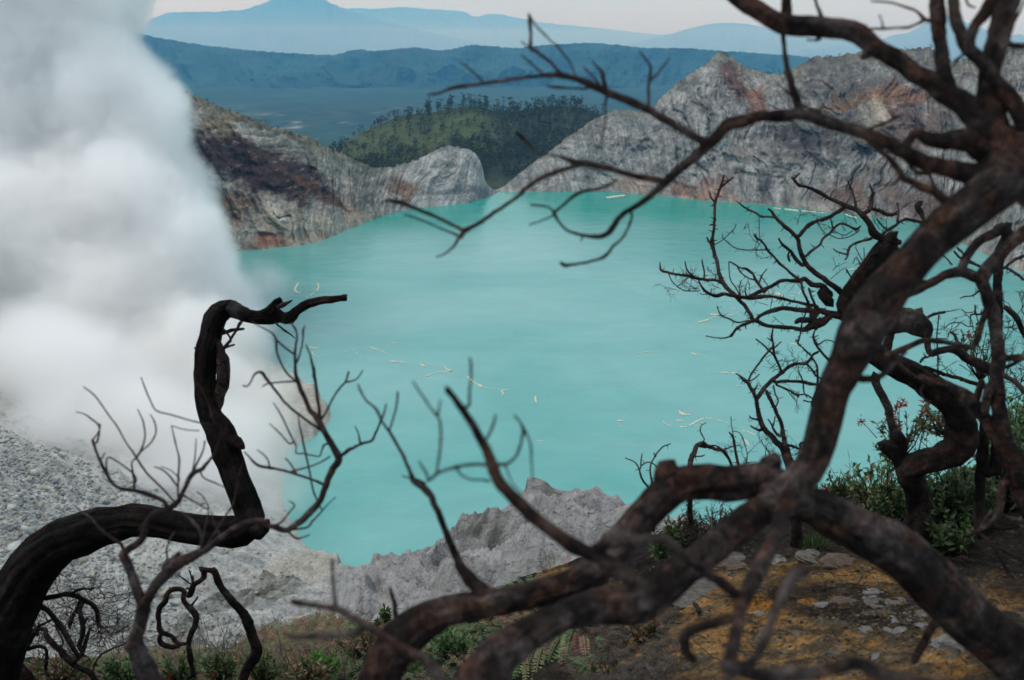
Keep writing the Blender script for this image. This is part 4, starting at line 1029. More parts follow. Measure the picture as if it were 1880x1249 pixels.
ot.many('twig', '''1342,617,3 1330,621,3 1312,620,2 1296,617,2
1375,588,3 1355,592,3 1340,586,3 1325,580,3 1319,570,2 1317,562,2
1326,342,4 1334,335,3 1341,330,3 1347,325,3
1311,370,4 1305,362,3 1303,352,2
1302,444,5 1298,436,3
1421,399,5 1410,398,4 1398,398,4 1385,390,4 1370,383,4 1362,377,3 1353,370,2
1394,399,1.6 1394,415,1.6 1394,438,1.6
1470,515,6 1455,505,5 1445,495,4 1430,483,5 1420,470,4 1410,460,5 1404,450,4 1396,441,4 1390,438,4 1385,430,3
1405,459,2.5 1385,459,2 1368,459,2 1349,455,2 1338,447,1.8 1328,438,1.6 1326,430,1.6
1315,448,2 1328,440,1.8 1340,428,1.8 1348,420,1.6 1352,411,1.4
1473,487,7 1460,475,7 1452,462,6 1440,452,6 1434,446,4 1430,438,3
1450,480,4 1447,470,4 1449,462,3
1324,520,6 1315,515,6 1300,514,6 1283,512,6 1264,507,6 1250,505,5 1236,503,5 1226,500,5 1214,497,5 1212,488,3 1212,482,2
1272,507,3 1262,497,3 1259,488,3 1258,480,2
1292,514,4 1293,500,3 1290,485,3 1289,476,2
1228,503,2 1233,515,1.8 1243,526,2 1255,533,1.8 1270,535,1.8 1285,534,1.6
1262,508,1.8 1256,517,1.6 1244,525,1.6
1302,540,2 1290,541,1.6 1285,539,1.6
1405,536,6 1397,527,5 1388,515,5 1382,503,4 1370,494,5 1360,492,3 1350,486,3 1340,481,3
1338,481,2 1339,500,2 1342,516,2.2 1353,532,2.5 1358,545,3
1355,493,3 1362,502,3 1375,511,3 1385,514,3
1394,520,3 1399,506,3 1408,494,2
1398,508,2 1404,517,1.8 1410,525,1.6
1372,545,3 1368,535,3 1370,528,2
1362,548,3 1357,530,2 1361,515,1.6
1471,518,5 1474,535,5 1480,546,5 1484,556,5 1487,566,5
1485,530,4 1490,545,4 1496,560,5
1484,555,4 1479,575,3 1472,595,3 1469,615,3 1465,630,4 1472,637,3 1480,645,4 1488,652,4
1505,583,3 1501,597,3 1495,610,3 1493,618,5 1497,630,5 1503,640,5 1512,651,5 1524,664,5
1495,620,2 1502,616,2
1508,630,3 1514,625,2 1524,625,2 1534,630,2
1480,470,5 1494,457,5 1505,450,5 1512,438,5 1522,430,5 1529,421,5 1540,412,4 1549,411,4 1560,416,4 1572,421,6 1580,415,3
1525,432,2 1540,438,1.8 1555,436,1.8 1568,430,2 1578,422,2
1530,424,1.8 1550,432,1.6 1565,424,1.6
1546,414,1.6 1552,424,1.6
1529,421,3 1527,408,3 1523,397,2.5
1500,400,2 1504,415,1.8 1517,430,1.6
1600,438,6 1585,442,5 1571,447,5 1561,452,5 1557,460,5 1556,470,4 1552,477,3
1557,468,4 1545,465,3 1535,461,2.5 1530,457,2
1618,434,6 1628,424,5 1640,417,6 1650,409,6 1663,402,5
1629,422,4 1620,415,3 1610,402,3
1648,404,5 1650,388,4 1647,372,3
1571,378,5 1568,362,4 1563,347,3 1557,332,2
1556,336,2 1566,326,2
1456,330,5 1464,322,4 1468,318,3
1599,345,4 1597,338,2.5
1566,484,2 1572,472,2 1580,486,2
1585,480,1.6 1587,470,1.6 1586,455,1.5
1586,484,1.6 1576,465,1.6 1571,455,1.5
1560,505,3 1554,495,3
1690,372,10 1685,378,12 1692,395,9 1694,408,6
1820,565,5 1800,577,4 1790,577,4 1782,578,2.5
1808,545,4 1798,535,4 1786,543,3 1770,545,2.5 1763,548,2
1780,600,2 1765,593,2 1745,594,2 1735,603,2
1765,568,2 1775,574,2 1790,573,2
1772,640,6 1758,628,6 1752,615,5 1745,610,4
1690,665,5 1695,658,5 1706,655,4
1724,575,2.5 1722,600,2.5 1720,620,3 1722,650,3 1722,690,3
1790,560,2 1793,580,2 1798,598,2
1640,600,4 1670,590,5 1695,587,6 1712,578,6 1735,573,5
1735,573,2 1748,571,1.6 1762,568,1.5
1500,706,3 1515,702,3
1690,440,3 1700,460,4 1720,465,4 1735,472,3 1748,486,3
1758,455,4 1766,463,3 1780,478,3 1812,494,4
1752,462,4 1765,475,4 1800,490,4
1880,470,6 1862,478,6 1850,487,6 1845,492,6
1848,492,5 1862,500,5 1875,510,5 1890,520,4''', swing=0.3)

# ------------------------------------------------------------------ sharp leafless shrubs in front of the lake
g = Tree('bare_shrub', 'bare reddish shrub with two curved stems rising over the lake, left of the thick limb', 'shrub', M_twig, tuple(at_depth(1462, 1000, 5.4)), 5.2, lump=0.14, seed=91, spur=1.2)
g.add('trunk', '1462,1000,24,5.4 1460,930,22 1456,880,18,5.2 1446,838,16 1436,820,12')
g.many('branch', '''1440,824,12 1418,803,10 1402,785,10 1394,768,9 1391,752,8 1389,735,8
1389,735,8 1381,718,7 1373,703,7 1364,696,6 1358,690,3 1351,686,2
1390,732,8 1396,722,8 1404,712,8 1418,698,7 1434,686,7 1445,676,6 1458,669,6 1472,668,6 1480,667,6 1487,660,5 1492,652,5 1502,646,5
1448,838,9 1442,818,9 1438,795,8 1434,776,8 1426,760,7 1421,747,7 1412,728,7 1407,718,6
1424,702,6 1440,700,6 1456,700,6 1475,702,7 1498,706,7 1520,702,6''', swing=0.3)
g.many('twig', '''1373,702,5 1378,690,4 1387,676,4 1396,664,4 1404,653,4 1412,645,4 1419,637,4
1434,685,6 1431,672,5 1425,660,5 1421,650,5 1420,640,5 1419,628,4 1417,615,4 1419,604,3
1421,652,4 1410,642,3 1400,632,3 1388,623,2.5
1420,640,3 1427,634,3 1434,628,2.5
1416,625,3 1409,621,2
1376,700,3 1386,695,2.5 1394,687,2
1388,730,4 1386,718,3 1390,708,3
1386,716,3 1380,712,2
1425,706,4 1440,713,4 1455,720,4 1466,728,5
1420,708,3 1424,725,3 1429,735,3 1424,748,3
1480,667,4 1490,678,4 1498,690,4 1508,696,3
1493,660,4 1500,672,4 1501,690,4 1500,712,4 1494,730,5 1490,745,4
1465,725,3 1480,725,3 1492,732,3 1503,738,3
1475,735,2.5 1485,738,2.5
1475,705,3 1476,720,2.5 1482,730,2.5
1474,700,3 1470,690,2.5 1466,682,2
1395,772,5 1380,768,3 1376,764,2.5
1396,790,5 1384,786,3 1378,782,2.5
1430,800,5 1420,788,4 1416,778,3 1410,770,2.5
1420,782,3 1423,765,2.5
1450,818,5 1462,822,5 1475,828,4
1490,845,5 1485,838,5 1468,818,4 1480,812,4''', swing=0.35)
g2 = Tree('bare_shrub', 'small arched dead shrub just above the thick horizontal limb', 'shrub', M_twig, tuple(at_depth(1268, 960, 5.2)), 5.0, lump=0.2, seed=97, spur=0.5)
g2.add('trunk', '1268,960,10,5.2 1266,900,10 1264,868,10,5.0 1268,845,10 1275,828,9 1280,818,8 1290,814,8 1298,819,7')
g2.many('branch', '''1298,819,7 1310,824,7 1320,826,7 1328,828,6 1336,838,5 1342,850,5 1346,868,5
1284,820,4 1295,822,4 1306,818,3 1316,819,3 1324,825,4
1290,813,2.5 1293,806,2.5 1286,793,2.5 1287,783,2 1296,776,1.6
1276,838,3 1288,838,3 1294,835,2''')
g2.many('twig', '''1330,826,3 1345,820,2 1358,818,1.6
1356,860,6 1352,835,5 1348,815,5 1346,803,4 1339,794,3
1347,804,2 1343,780,1.6 1342,765,1.5
1346,792,1.6 1358,795,1.6 1366,812,1.6 1372,835,1.6 1370,850,2
1366,812,1.5 1362,800,1.5''')
g3 = Tree('bare_shrub', 'tiny pale dead shrub with forked twigs at the left end of the thick horizontal limb', 'shrub', M_twig, tuple(at_depth(1200, 975, 5.2)), 5.0, lump=0.1, seed=99, spur=0.5)
g3.add('trunk', '1200,975,6,5.2 1198,930,6 1196,900,5,5.0 1197,885,5')
g3.many('twig', '''1197,890,4 1194,865,4 1196,850,3 1203,838,3 1208,830,3 1218,820,2.5 1231,815,2
1194,898,4 1182,885,4 1176,872,4 1172,858,3 1164,848,2.5 1148,841,2
1176,860,3 1177,845,2.5 1179,833,2
1176,856,2.5 1188,849,2.5 1200,852,2.5 1208,862,2.5
1205,838,2.5 1200,832,2''')

# ------------------------------------------------------------------ the twisted dead shrub in the lower left
ts = Tree('twisted_shrub', 'dead twisted shrub, its brown stems arching up between rocks and green ground plants', 'shrub', M_mid, tuple(at_depth(440, 1290, 6.6)), 6.3, lump=0.16, seed=111, spur=0.2)
ts.add('trunk', '440,1290,16,6.6 443,1262,16 450,1240,17 458,1218,19 471,1194,20 466,1172,18 455,1145,17 442,1120,15 425,1103,15 410,1084,12 399,1064,12 394,1050,12,6.2 392,1044,6', lump=0.2)
ts.many('branch', '''395,1050,11 384,1047,9 373,1047,11 368,1044,8
374,1050,10 374,1060,10 366,1068,9 356,1073,10 352,1084,12 348,1093,11 344,1094,6
352,1215,9 347,1190,9 350,1165,10 358,1150,11 360,1132,12 350,1118,12 340,1108,10 336,1098,9 339,1088,9 330,1082,9 318,1083,9 309,1088,9 304,1103,10 294,1114,10 291,1125,9 292,1145,8 294,1158,9 304,1164,8 314,1168,7 322,1178,7 330,1183,7 341,1182,7
296,1162,8 292,1174,9 298,1184,10 312,1188,9 328,1186,8
356,1240,9 352,1225,8 347,1205,8''', swing=0.2)
ts.many('twig', '''350,1072,3 340,1066,3 329,1057,2
353,1070,3 350,1055,3 347,1046,2
356,1070,2.5 354,1056,2.5
348,1115,5 356,1106,4 363,1096,3
345,1080,4 342,1082,3
359,1135,2 362,1146,2 366,1155,1.6
480,1190,3 476,1183,3''')
gd = Tree('dead_shrub', 'grey brown dead shrub full of fine twigs behind the foot of the black snag', 'shrub', M_mid, tuple(at_depth(100, 1330, 7.6)), 7.4, lump=0.15, seed=121, spur=0.4, twigmat=M_twig)
gd.add('trunk', '100,1330,26,7.6 60,1260,24,7.5 30,1215,20 45,1188,18 58,1165,15 66,1155,9,7.4')
gd.many('branch', '''180,1262,12 166,1236,11 136,1222,10 115,1200,11 95,1180,11 84,1166,10 82,1155,7
50,1192,8 66,1188,7 82,1190,6 86,1205,6 84,1230,6
150,1200,9 146,1185,9 152,1160,9 150,1140,9 147,1122,8 152,1105,7
128,1150,8 134,1130,8 142,1116,7 146,1104,6
152,1196,8 160,1170,6 165,1155,4
150,1150,6 160,1135,5
170,1234,4 176,1215,4 185,1203,4 197,1196,4 209,1190,4 232,1181,4
116,1180,4 102,1150,4
70,1165,5 55,1130,4 40,1120,3''')

def twig_cloud(tree, starts, lv, ln, seed, rad=1.4, mat=None, up=0.5):
    """fine random twigs growing from pixel starts (x, y, depth), merged: too many and too thin to pick apart"""
    rg = np.random.default_rng(seed); parts = []
    def grow(p, d, L_, r, k):
        n = 4; pts = [p]; dd = d.copy()
        for _ in range(n):
            dd = dd + rg.normal(0, 0.22, 3); dd /= np.linalg.norm(dd); pts.append(pts[-1] + dd * L_ / n)
        parts.append(sweep(np.array(pts), np.linspace(r, r * 0.55, n + 1), 3, 1, 0))
        if k > 0:
            for _ in range(rg.integers(2, 5)):
                i = rg.integers(1, n + 1); q = dd + rg.normal(0, 0.75, 3); q[2] += up * 0.3; q /= np.linalg.norm(q)
                grow(pts[i], q, L_ * rg.uniform(0.5, 0.85), r * 0.65, k - 1)
    for (x, y, dpt, dx, dy) in starts:
        p = at_depth(x, y, dpt) - tree.loc; px_ = dpt / FPX
        d = np.array([dx, rg.uniform(-.4, .4), dy], float); d /= np.linalg.norm(d)
        grow(p, d, ln * px_, rad * px_, lv)
    o = obj('twigs', tri_quads_mesh('twigs', parts, mat or tree.twigmat), tree.root)
    o['kind'] = 'stuff'
    return o
rg = np.random.default_rng(5)
twig_cloud(gd, [(rg.uniform(60, 215), rg.uniform(1060, 1180), rg.uniform(7.0, 7.9), rg.uniform(-1, 1), rg.uniform(-.2, 1)) for _ in range(34)], 3, 42, 6, 1.0)
twig_cloud(gd, [(rg.uniform(20, 220), rg.uniform(1150, 1245), rg.uniform(7.0, 7.9), rg.uniform(-1, 1), rg.uniform(0, 1)) for _ in range(26)], 2, 40, 7, 1.0)
twig_cloud(g, [(rg.uniform(1345, 1450), rg.uniform(825, 870), 5.3, rg.uniform(-.6, .6), 1) for _ in range(12)], 2, 34, 8, 0.9)
twig_cloud(ot, [(rg.uniform(1840, 1885), rg.uniform(560, 760), 5.4, rg.uniform(-1, .6), rg.uniform(-.2, 1)) for _ in range(20)], 3, 36, 9, 1.2)
twig_cloud(ot, [(rg.uniform(1740, 1830), rg.uniform(590, 740), 5.4, rg.uniform(-1, .6), rg.uniform(-.2, 1)) for _ in range(12)], 2, 30, 10, 1.1)
twig_cloud(g2, [(rg.uniform(1240, 1330), rg.uniform(950, 1010), 5.3, rg.uniform(-.6, .6), 1) for _ in range(18)], 3, 30, 11, 1.4)
twig_cloud(ot, [(rg.uniform(1240, 1330), rg.uniform(505, 560), 5.2, -1, rg.uniform(-.5, 1)) for _ in range(9)], 2, 24, 12, 0.8)
twig_cloud(ot, [(rg.uniform(1370, 1560), rg.uniform(400, 600), 5.2, rg.uniform(-1, .6), rg.uniform(-1, 1)) for _ in range(16)], 2, 26, 13, 0.8)
twig_cloud(ot, [(rg.uniform(1560, 1680), rg.uniform(370, 450), 5.2, rg.uniform(-.7, .7), 1) for _ in range(8)], 2, 24, 14, 0.8)
twig_cloud(g, [(rg.uniform(1400, 1510), rg.uniform(650, 740), 5.2, rg.uniform(-1, 1), rg.uniform(-.5, 1)) for _ in range(14)], 2, 24, 15, 0.8)
twig_cloud(ot, [(rg.uniform(1690, 1800), rg.uniform(780, 860), 5.9, rg.uniform(-1, 1), 1) for _ in range(12)], 2, 34, 16, 1.0)
# ================================================================== THE RIM WE STAND ON
NCOL = {
 -700: [('p', 1420, 5.0), ('p', 1230, 8.5)], 0: [('p', 1500, 3.2), ('p', 1340, 5.4), ('p', 1222, 8.6)],
 300: [('p', 1500, 3.2), ('p', 1330, 5.4), ('p', 1212, 8.8)], 420: [('p', 1500, 3.1), ('p', 1320, 5.3), ('p', 1198, 8.8)],
 480: [('p', 1500, 3.1), ('p', 1300, 5.5), ('p', 1176, 8.8)], 560: [('p', 1490, 3.1), ('p', 1280, 5.6), ('p', 1150, 8.8)],
 640: [('p', 1480, 3.0), ('p', 1260, 5.8), ('p', 1148, 8.6)], 700: [('p', 1470, 3.0), ('p', 1255, 5.6), ('p', 1156, 8.2)],
 760: [('p', 1460, 2.9), ('p', 1250, 5.3), ('p', 1140, 7.8)], 830: [('p', 1450, 2.8), ('p', 1245, 5.0), ('p', 1116, 7.5)],
 900: [('p', 1440, 2.7), ('p', 1235, 4.8), ('p', 1088, 7.1)], 960: [('p', 1430, 2.6), ('p', 1230, 4.7), ('p', 1060, 6.6)],
 1020: [('p', 1420, 2.5), ('p', 1230, 4.5), ('p', 1150, 5.4), ('p', 1046, 6.5)], 1100: [('p', 1410, 2.3), ('p', 1235, 4.2), ('p', 1120, 5.4), ('p', 1020, 6.7)],
 1180: [('p', 1400, 2.1), ('p', 1240, 3.8), ('p', 1130, 4.8), ('p', 998, 7.0)], 1260: [('p', 1390, 2.0), ('p', 1245, 3.3), ('p', 1110, 4.8), ('p', 984, 7.1)],
 1330: [('p', 1390, 2.0), ('p', 1249, 3.1), ('p', 1090, 4.8), ('p', 970, 7.2)], 1420: [('p', 1390, 2.0), ('p', 1249, 3.05), ('p', 1080, 4.8), ('p', 935, 7.4)],
 1500: [('p', 1390, 2.0), ('p', 1249, 3.0), ('p', 1080, 4.7), ('p', 912, 7.6)], 1600: [('p', 1390, 2.0), ('p', 1249, 3.0), ('p', 1080, 4.6), ('p', 905, 8.0)],
 1700: [('p', 1390, 2.0), ('p', 1249, 2.95), ('p', 1080, 4.5), ('p', 900, 8.4)], 1800: [('p', 1390, 2.0), ('p', 1249, 2.9), ('p', 1070, 4.5), ('p', 862, 8.8)],
 1900: [('p', 1390, 2.0), ('p', 1249, 2.9), ('p', 1060, 4.5), ('p', 815, 9.3)], 2400: [('p', 1390, 2.0), ('p', 1230, 2.9), ('p', 1000, 4.6), ('p', 740, 10)],
}
yn = np.concatenate([np.linspace(-3, 2.2, 26)[:-1], np.linspace(2.2, 10.5, 380)[:-1], np.geomspace(10.5, 31, 40)])
nk = sorted(NCOL); tn = []
for k in nk:
    r_, z_ = [-3, 1.0], [178.6, 178.35]
    for e in NCOL[k]: r_.append(e[2]); z_.append(zp(k, e[1], e[2]))
    zl, rl = z_[-1], r_[-1]
    r_ += [rl + 0.9, rl + 3.0, 18, 31]; z_ += [zl - 1.1, zl - 5.5, 156, 140.5]
    tn.append(ip(yn, r_, z_))
tn = np.array(tn)
un = np.concatenate([np.linspace(-900, 0, 50)[:-1], np.linspace(0, 1900, 620)[:-1], np.linspace(1900, 2800, 40)])
Zn = np.array([np.interp(un, nk, tn[:, j]) for j in range(len(yn))])
Yn = np.repeat(yn[:, None], len(un), 1)
dzn = np.maximum(Yn * cp - (Zn - CAM_H) * sp, 0.6)
dref = np.maximum(dzn, 1.2)
Xn = ((un - CX) / FPX)[None] * dref
px_n = np.repeat(un[None], len(yn), 0)
py_n = CY - FPX * ((Zn - CAM_H) * cp + Yn * sp) / dzn
vis = sstep(1.4, 2.4, Yn)
na = fbm(Xn / 0.9, Yn / 0.9, 5, 301); nb = fbm(Xn / 0.16, Yn / 0.16, 4, 302, 0.6); nc = ridged(Xn / 0.35, Yn / 0.35, 4, 303)
och = blob(px_n, py_n, 1500, 1165, 390, 105, 0, 0.35, 0.5 * na + 0.25 * nb)
shelf = vn(Xn / 1.2 + 0.4 * na, (Yn * 1.0 + 0.5 * na) / 0.16, 305)
Zn = Zn + vis * (0.085 * na + 0.035 * nb + 0.035 * nc + 0.012 * fbm(Xn / 0.05, Yn / 0.05, 3, 309))
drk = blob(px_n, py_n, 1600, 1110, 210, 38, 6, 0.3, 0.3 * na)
Zn = Zn + drk * vis * 0.035 * shelf
Pn = np.stack([Xn, Yn, Zn], -1)
nd = fbm(Xn / 0.05, Yn / 0.05, 3, 306)
c = np.zeros(Pn.shape) + np.array([0.017, 0.0125, 0.010])
c = mixc(c, (0.035, 0.03, 0.02), sstep(0.0, 0.5, nb) * 0.6)
oc = np.zeros(Pn.shape) + np.array([0.25, 0.135, 0.045])
oc = mixc(oc, (0.26, 0.195, 0.105), sstep(-0.1, 0.4, na + 0.5 * nb) * 0.85)
oc = mixc(oc, (0.055, 0.040, 0.026), sstep(-0.1, 0.3, nb + 0.6 * nd) * 0.85)
oc = mixc(oc, (0.17, 0.155, 0.12), sstep(0.25, 0.55, nd) * 0.6)
c = c + (oc - c) * och[..., None]
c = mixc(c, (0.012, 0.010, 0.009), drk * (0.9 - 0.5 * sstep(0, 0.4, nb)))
c = mixc(c, (0.33, 0.14, 0.025), np.maximum(blob(px_n, py_n, 1400, 1104, 50, 7, 0, 0.4, 0.5 * nb), blob(px_n, py_n, 1480, 1100, 25, 6, 0, 0.4, 0.5 * nb)) * 0.8)
c = mixc(c, (0.24, 0.13, 0.035), blob(px_n, py_n, 1010, 1062, 45, 10, -15, 0.4, 0.5 * nb) * 0.85)
M_soil = rock_mat('ochre_soil', 4.0, 34.0, 0.05, 0.55)
o = grid_obj('rim_ground', Pn, M_soil, np.clip(c, 0.008, 0.5)); tag(o, kind='structure')

def near_at(px, py, lift=0.0):
    i = int(np.clip(np.searchsorted(un, px), 1, len(un) - 1))
    col_py = CY - FPX * ((Pn[:, i, 2] - CAM_H) * cp + Pn[:, i, 1] * sp) / np.maximum(Pn[:, i, 1] * cp - (Pn[:, i, 2] - CAM_H) * sp, 0.6)
    ok = np.where((yn > 2.0) & (col_py <= py))[0]
    if len(ok) == 0 or yn[ok[0]] > 10.4:
        j = int(np.argmin(np.where((yn > 2.0) & (yn < 10.4), col_py, 1e9)))
    else: j = ok[0]
    p = Pn[j, i].copy(); p[2] += lift
    return p
def px_size(p):           # metres per pixel of the photograph at point p
    return (p[1] * cp - (p[2] - CAM_H) * sp) / FPX

# ------------------------------------------------------------------ stones
import bmesh
def stone_mesh(name, seed, flat, sub=3, layers=0.0, rough=0.25, mat=None):
    bm = bmesh.new(); bmesh.ops.create_icosphere(bm, subdivisions=sub, radius=0.5)
    V = np.array([v.co[:] for v in bm.verts])
    F = np.array([[v.index for v in f.verts] for f in bm.faces]); bm.free()
    rs = np.random.default_rng(seed)
    for _ in range(9):                       # planar chips make it angular
        d = rs.normal(0, 1, 3); d /= np.linalg.norm(d); t = rs.uniform(0.24, 0.42)
        k = V @ d; V = V - np.maximum(k - t, 0)[:, None] * d
    s = fbm(V[:, 0] * 3 + seed, V[:, 1] * 3 + V[:, 2] * 4, 4, seed)
    V *= (1 + rough * s)[:, None]
    if layers: V[:, :2] *= (1 + layers * vn(V[:, 2] * 9, V[:, 0] * 0.8, seed + 4))[:, None]
    V[:, 2] *= flat
    return mesh_np(name, V, F, mat, False)

def plain_mat(name, base, var, sc, rough=0.9, bd=0.004, spec=0.2):
    m, n, b = new_mat(name)
    tc_ = n.nodes.new('ShaderNodeTexCoord')
    a = nz(n, sc, 7, 0.65, tc_.outputs['Object'], 0.4)
    n.links.new(ramp(n, a.outputs['Fac'], [(0.3, [x * (1 - var) for x in base]), (0.52, base), (0.72, [min(0.8, x * (1 + var)) for x in base])]).outputs['Color'], b.inputs['Base Color'])
    b.inputs['Roughness'].default_value = rough; b.inputs['Specular IOR Level'].default_value = spec
    bump(n, b, a.outputs['Fac'], bd, 1.0)
    return m
M_st = [plain_mat('grey_stone', (0.095, 0.085, 0.074), 0.75, 6), plain_mat('pale_stone', (0.14, 0.135, 0.13), 0.75, 6), plain_mat('brown_stone', (0.085, 0.062, 0.046), 0.55, 9)]
M_boul = [plain_mat('ash_boulder', (0.42, 0.42, 0.40), 0.4, 1.6, bd=0.05), plain_mat('sulphur_boulder', (0.33, 0.32, 0.25), 0.35, 1.6, bd=0.05), plain_mat('dark_boulder', (0.16, 0.165, 0.17), 0.4, 1.6, bd=0.05)]
SL = [
 (1300, 1086, 105, 20, 0.30, 0, 'long layered grey slab on the ochre soil below the thick limbs'),
 (1268, 1104, 70, 10, 0.28, 0, 'thin grey slab lying in front of the long layered slab'),
 (1340, 1030, 78, 14, 0.35, 0, 'cracked grey slab on the dark ledge above the ochre soil'),
 (1352, 1046, 66, 12, 0.35, 2, 'brownish slab tucked under the cracked grey slab'),
 (1254, 1109, 24, 6, 0.3, 1, 'small lone grey pebble on bare ochre soil left of the blurry twigs'),
 (1428, 1030, 50, 18, 0.4, 1, 'pale blue grey slab between the blurry hanging branches'),
 (1492, 1024, 62, 16, 0.35, 0, 'layered slab beside the grass tuft under the dark trunk'),
 (1556, 1036, 78, 22, 0.4, 2, 'smooth brown wedge shaped stone resting against the dark trunk'),
 (1508, 1112, 46, 13, 0.35, 1, 'pale slab at the left end of the stony dark patch'),
 (1548, 1108, 52, 12, 0.35, 2, 'tan slab joined to the pale slab in the stony dark patch'),
 (1600, 1096, 46, 18, 0.5, 1, 'grey rounded stone at the top of the stony dark patch'),
 (1612, 1112, 44, 7, 0.25, 0, 'sliver of stone pointing up right in the stony dark patch'),
 (1640, 1108, 38, 8, 0.3, 0, 'narrow flat stone in the upper middle of the dark patch'),
 (1702, 1128, 36, 13, 0.4, 0, 'two tone stone at the right of the stony dark patch'),
 (1644, 1142, 24, 17, 0.7, 1, 'chunky pale stone in the middle of the dark patch'),
 (1606, 1150, 18, 13, 0.7, 2, 'round brown stone left of the chunky pale stone'),
 (1671, 1140, 16, 9, 0.5, 1, 'small pale stone right of the chunky pale stone'),
 (1628, 1162, 26, 9, 0.4, 1, 'flat white stone at the lower edge of the dark patch'),
 (1653, 1158, 24, 9, 0.4, 1, 'white stone next to the rust coloured one at the lower edge'),
 (1700, 1150, 34, 8, 0.3, 1, 'thin white stone right of the dark patch'),
 (1590, 1158, 24, 8, 0.4, 1, 'whitish broken stone at the lower left of the dark patch'),
 (1738, 1186, 82, 46, 0.62, 1, 'large crusty white rock half buried beside the dark trunk'),
 (1608, 1206, 24, 17, 0.7, 1, 'small grey cube like rock alone on the lower ochre soil'),
 (1858, 1232, 56, 46, 0.7, 1, 'crusty white rock in the lower right corner'),
 (1872, 1128, 50, 24, 0.5, 2, 'brown grey stone at the right edge above the trunk'),
 (1250, 1160, 20, 10, 0.5, 0, 'grey pebble left of the black burnt stick'),
 (1395, 1130, 22, 8, 0.4, 1, 'pale flat pebble between the two hanging branches'),
 (1700, 1178, 24, 14, 0.6, 0, 'small crusty stone left of the large white rock'),
 (1118, 1062, 28, 10, 0.5, 1, 'pale stone seen in the gap between the two thick limbs'),
]
for k, (x, y, w_, h_, fl, mi, lab) in enumerate(SL):
    p = near_at(x, y); s = px_size(p)
    me = stone_mesh('stone', 400 + k, 1.0, 4 if w_ > 40 else 3, 0.14 if fl < 0.45 else 0.0, 0.3 if w_ > 45 and fl > 0.5 else 0.22, M_st[mi])
    Ht = h_ * s * 1.15; p = p - np.array([0, 0, Ht * 0.22])
    o = obj('stone', me, None, p)
    o.scale = (w_ * s * 1.25, w_ * s * (1.0 if fl < .45 else .8), max(Ht, fl * w_ * s * 0.35)); o.rotation_euler = (rng.uniform(-.12, .12), rng.uniform(-.12, .12), rng.uniform(-.5, .5))
    tag(o, lab, 'stone', 'stones on the ochre bank')
pb, pf, off = [], [], 0
bs = [stone_mesh('tmp', 500 + k, 0.55, 1, 0, 0.3) for k in range(4)]
bsd = []
for m_ in bs:
    v = np.empty(len(m_.vertices) * 3, np.float32); m_.vertices.foreach_get('co', v); f = np.array([list(q.vertices) for q in m_.polygons]); bsd.append((v.reshape(-1, 3), f)); bpy.data.meshes.remove(m_)
cols = []
for _ in range(5200):
    x, y = rng.uniform(1130, 1900), rng.uniform(1040, 1275)
    if rng.random() < 0.3: x, y = rng.normal(1630, 80), rng.normal(1132, 24)
    p = near_at(x, y); s = px_size(p) * rng.choice([2.5, 4, 6, 9], p=[.5, .3, .15, .05])
    v, f = bsd[rng.integers(4)]; a = rng.uniform(0, 6.28); ca_, sa_ = math.cos(a), math.sin(a)
    q = v * s * np.array([1.3, 1, .8]); q = np.stack([q[:, 0] * ca_ - q[:, 1] * sa_, q[:, 0] * sa_ + q[:, 1] * ca_, q[:, 2]], -1) + p
    pb.append(q); pf.append(f + off); off += len(v)
    cols.append(np.repeat(np.array([[(0.15, 0.14, 0.125), (0.07, 0.053, 0.04), (0.14, 0.10, 0.05), (0.03, 0.026, 0.023)][rng.integers(4)]]) * rng.uniform(.7, 1.3), len(v), 0))
o = obj('gravel', mesh_np('gravel', np.vstack(pb), np.vstack(pf), M_soil, False, np.vstack(cols)))
tag(o, 'loose gravel and stone chips on the ochre soil', 'gravel', kind='stuff')

M_char = plain_mat('charcoal', (0.012, 0.011, 0.011), 0.4, 30)
for (x, y, x2, y2, w_, lab) in [(1273, 1112, 1281, 1130, 8, 'short black burnt stick on the ochre soil, the one nearer the slabs'), (1208, 1154, 1215, 1174, 5, 'thin black burnt stick on the pale soil left of the blurry twigs')]:
    a_, b_ = near_at(x, y, 0.01), near_at(x2, y2, 0.02); s = px_size(a_)
    me = tri_quads_mesh('burnt_stick', [sweep(np.linspace(a_, b_, 6) - a_ + rng.normal(0, s * .8, (6, 3)), np.full(6, w_ * s / 2), 7, 5, 0.25, True)], M_char)
    o = obj('burnt_stick', me, None, a_); tag(o, lab, 'stick')

# rubble on the crater floor
bm_ = [stone_mesh('boulder', 600 + k, 0.72, 2, 0, 0.22, M_boul[k % 3]) for k in range(9)]
bmd = []
for m_ in bm_:
    v = np.empty(len(m_.vertices) * 3, np.float32); m_.vertices.foreach_get('co', v); bmd.append((v.reshape(-1, 3), np.array([list(q.vertices) for q in m_.polygons])))
bmlow = bsd
def floor_at(px, py):
    i = int(np.clip(np.searchsorted(uc, px), 1, len(uc) - 1))
    cpy = CY - FPX * ((Pg[:, i, 2] - CAM_H) * cp + Pg[:, i, 1] * sp) / (Pg[:, i, 1] * cp - (Pg[:, i, 2] - CAM_H) * sp)
    ok = np.where((rr > 90) & (cpy <= py))[0]
    return Pg[ok[0], i].copy() if len(ok) else None
cnt = 0
big = [(55, 975, 26), (70, 930, 20), (268, 1085, 40), (300, 1095, 26), (30, 1010, 30), (110, 960, 18), (62, 870, 16), (150, 1030, 24), (180, 990, 16), (250, 1060, 24), (20, 935, 22), (330, 1020, 18), (215, 1060, 20), (95, 1020, 18), (45, 905, 16), (320, 1040, 16)]
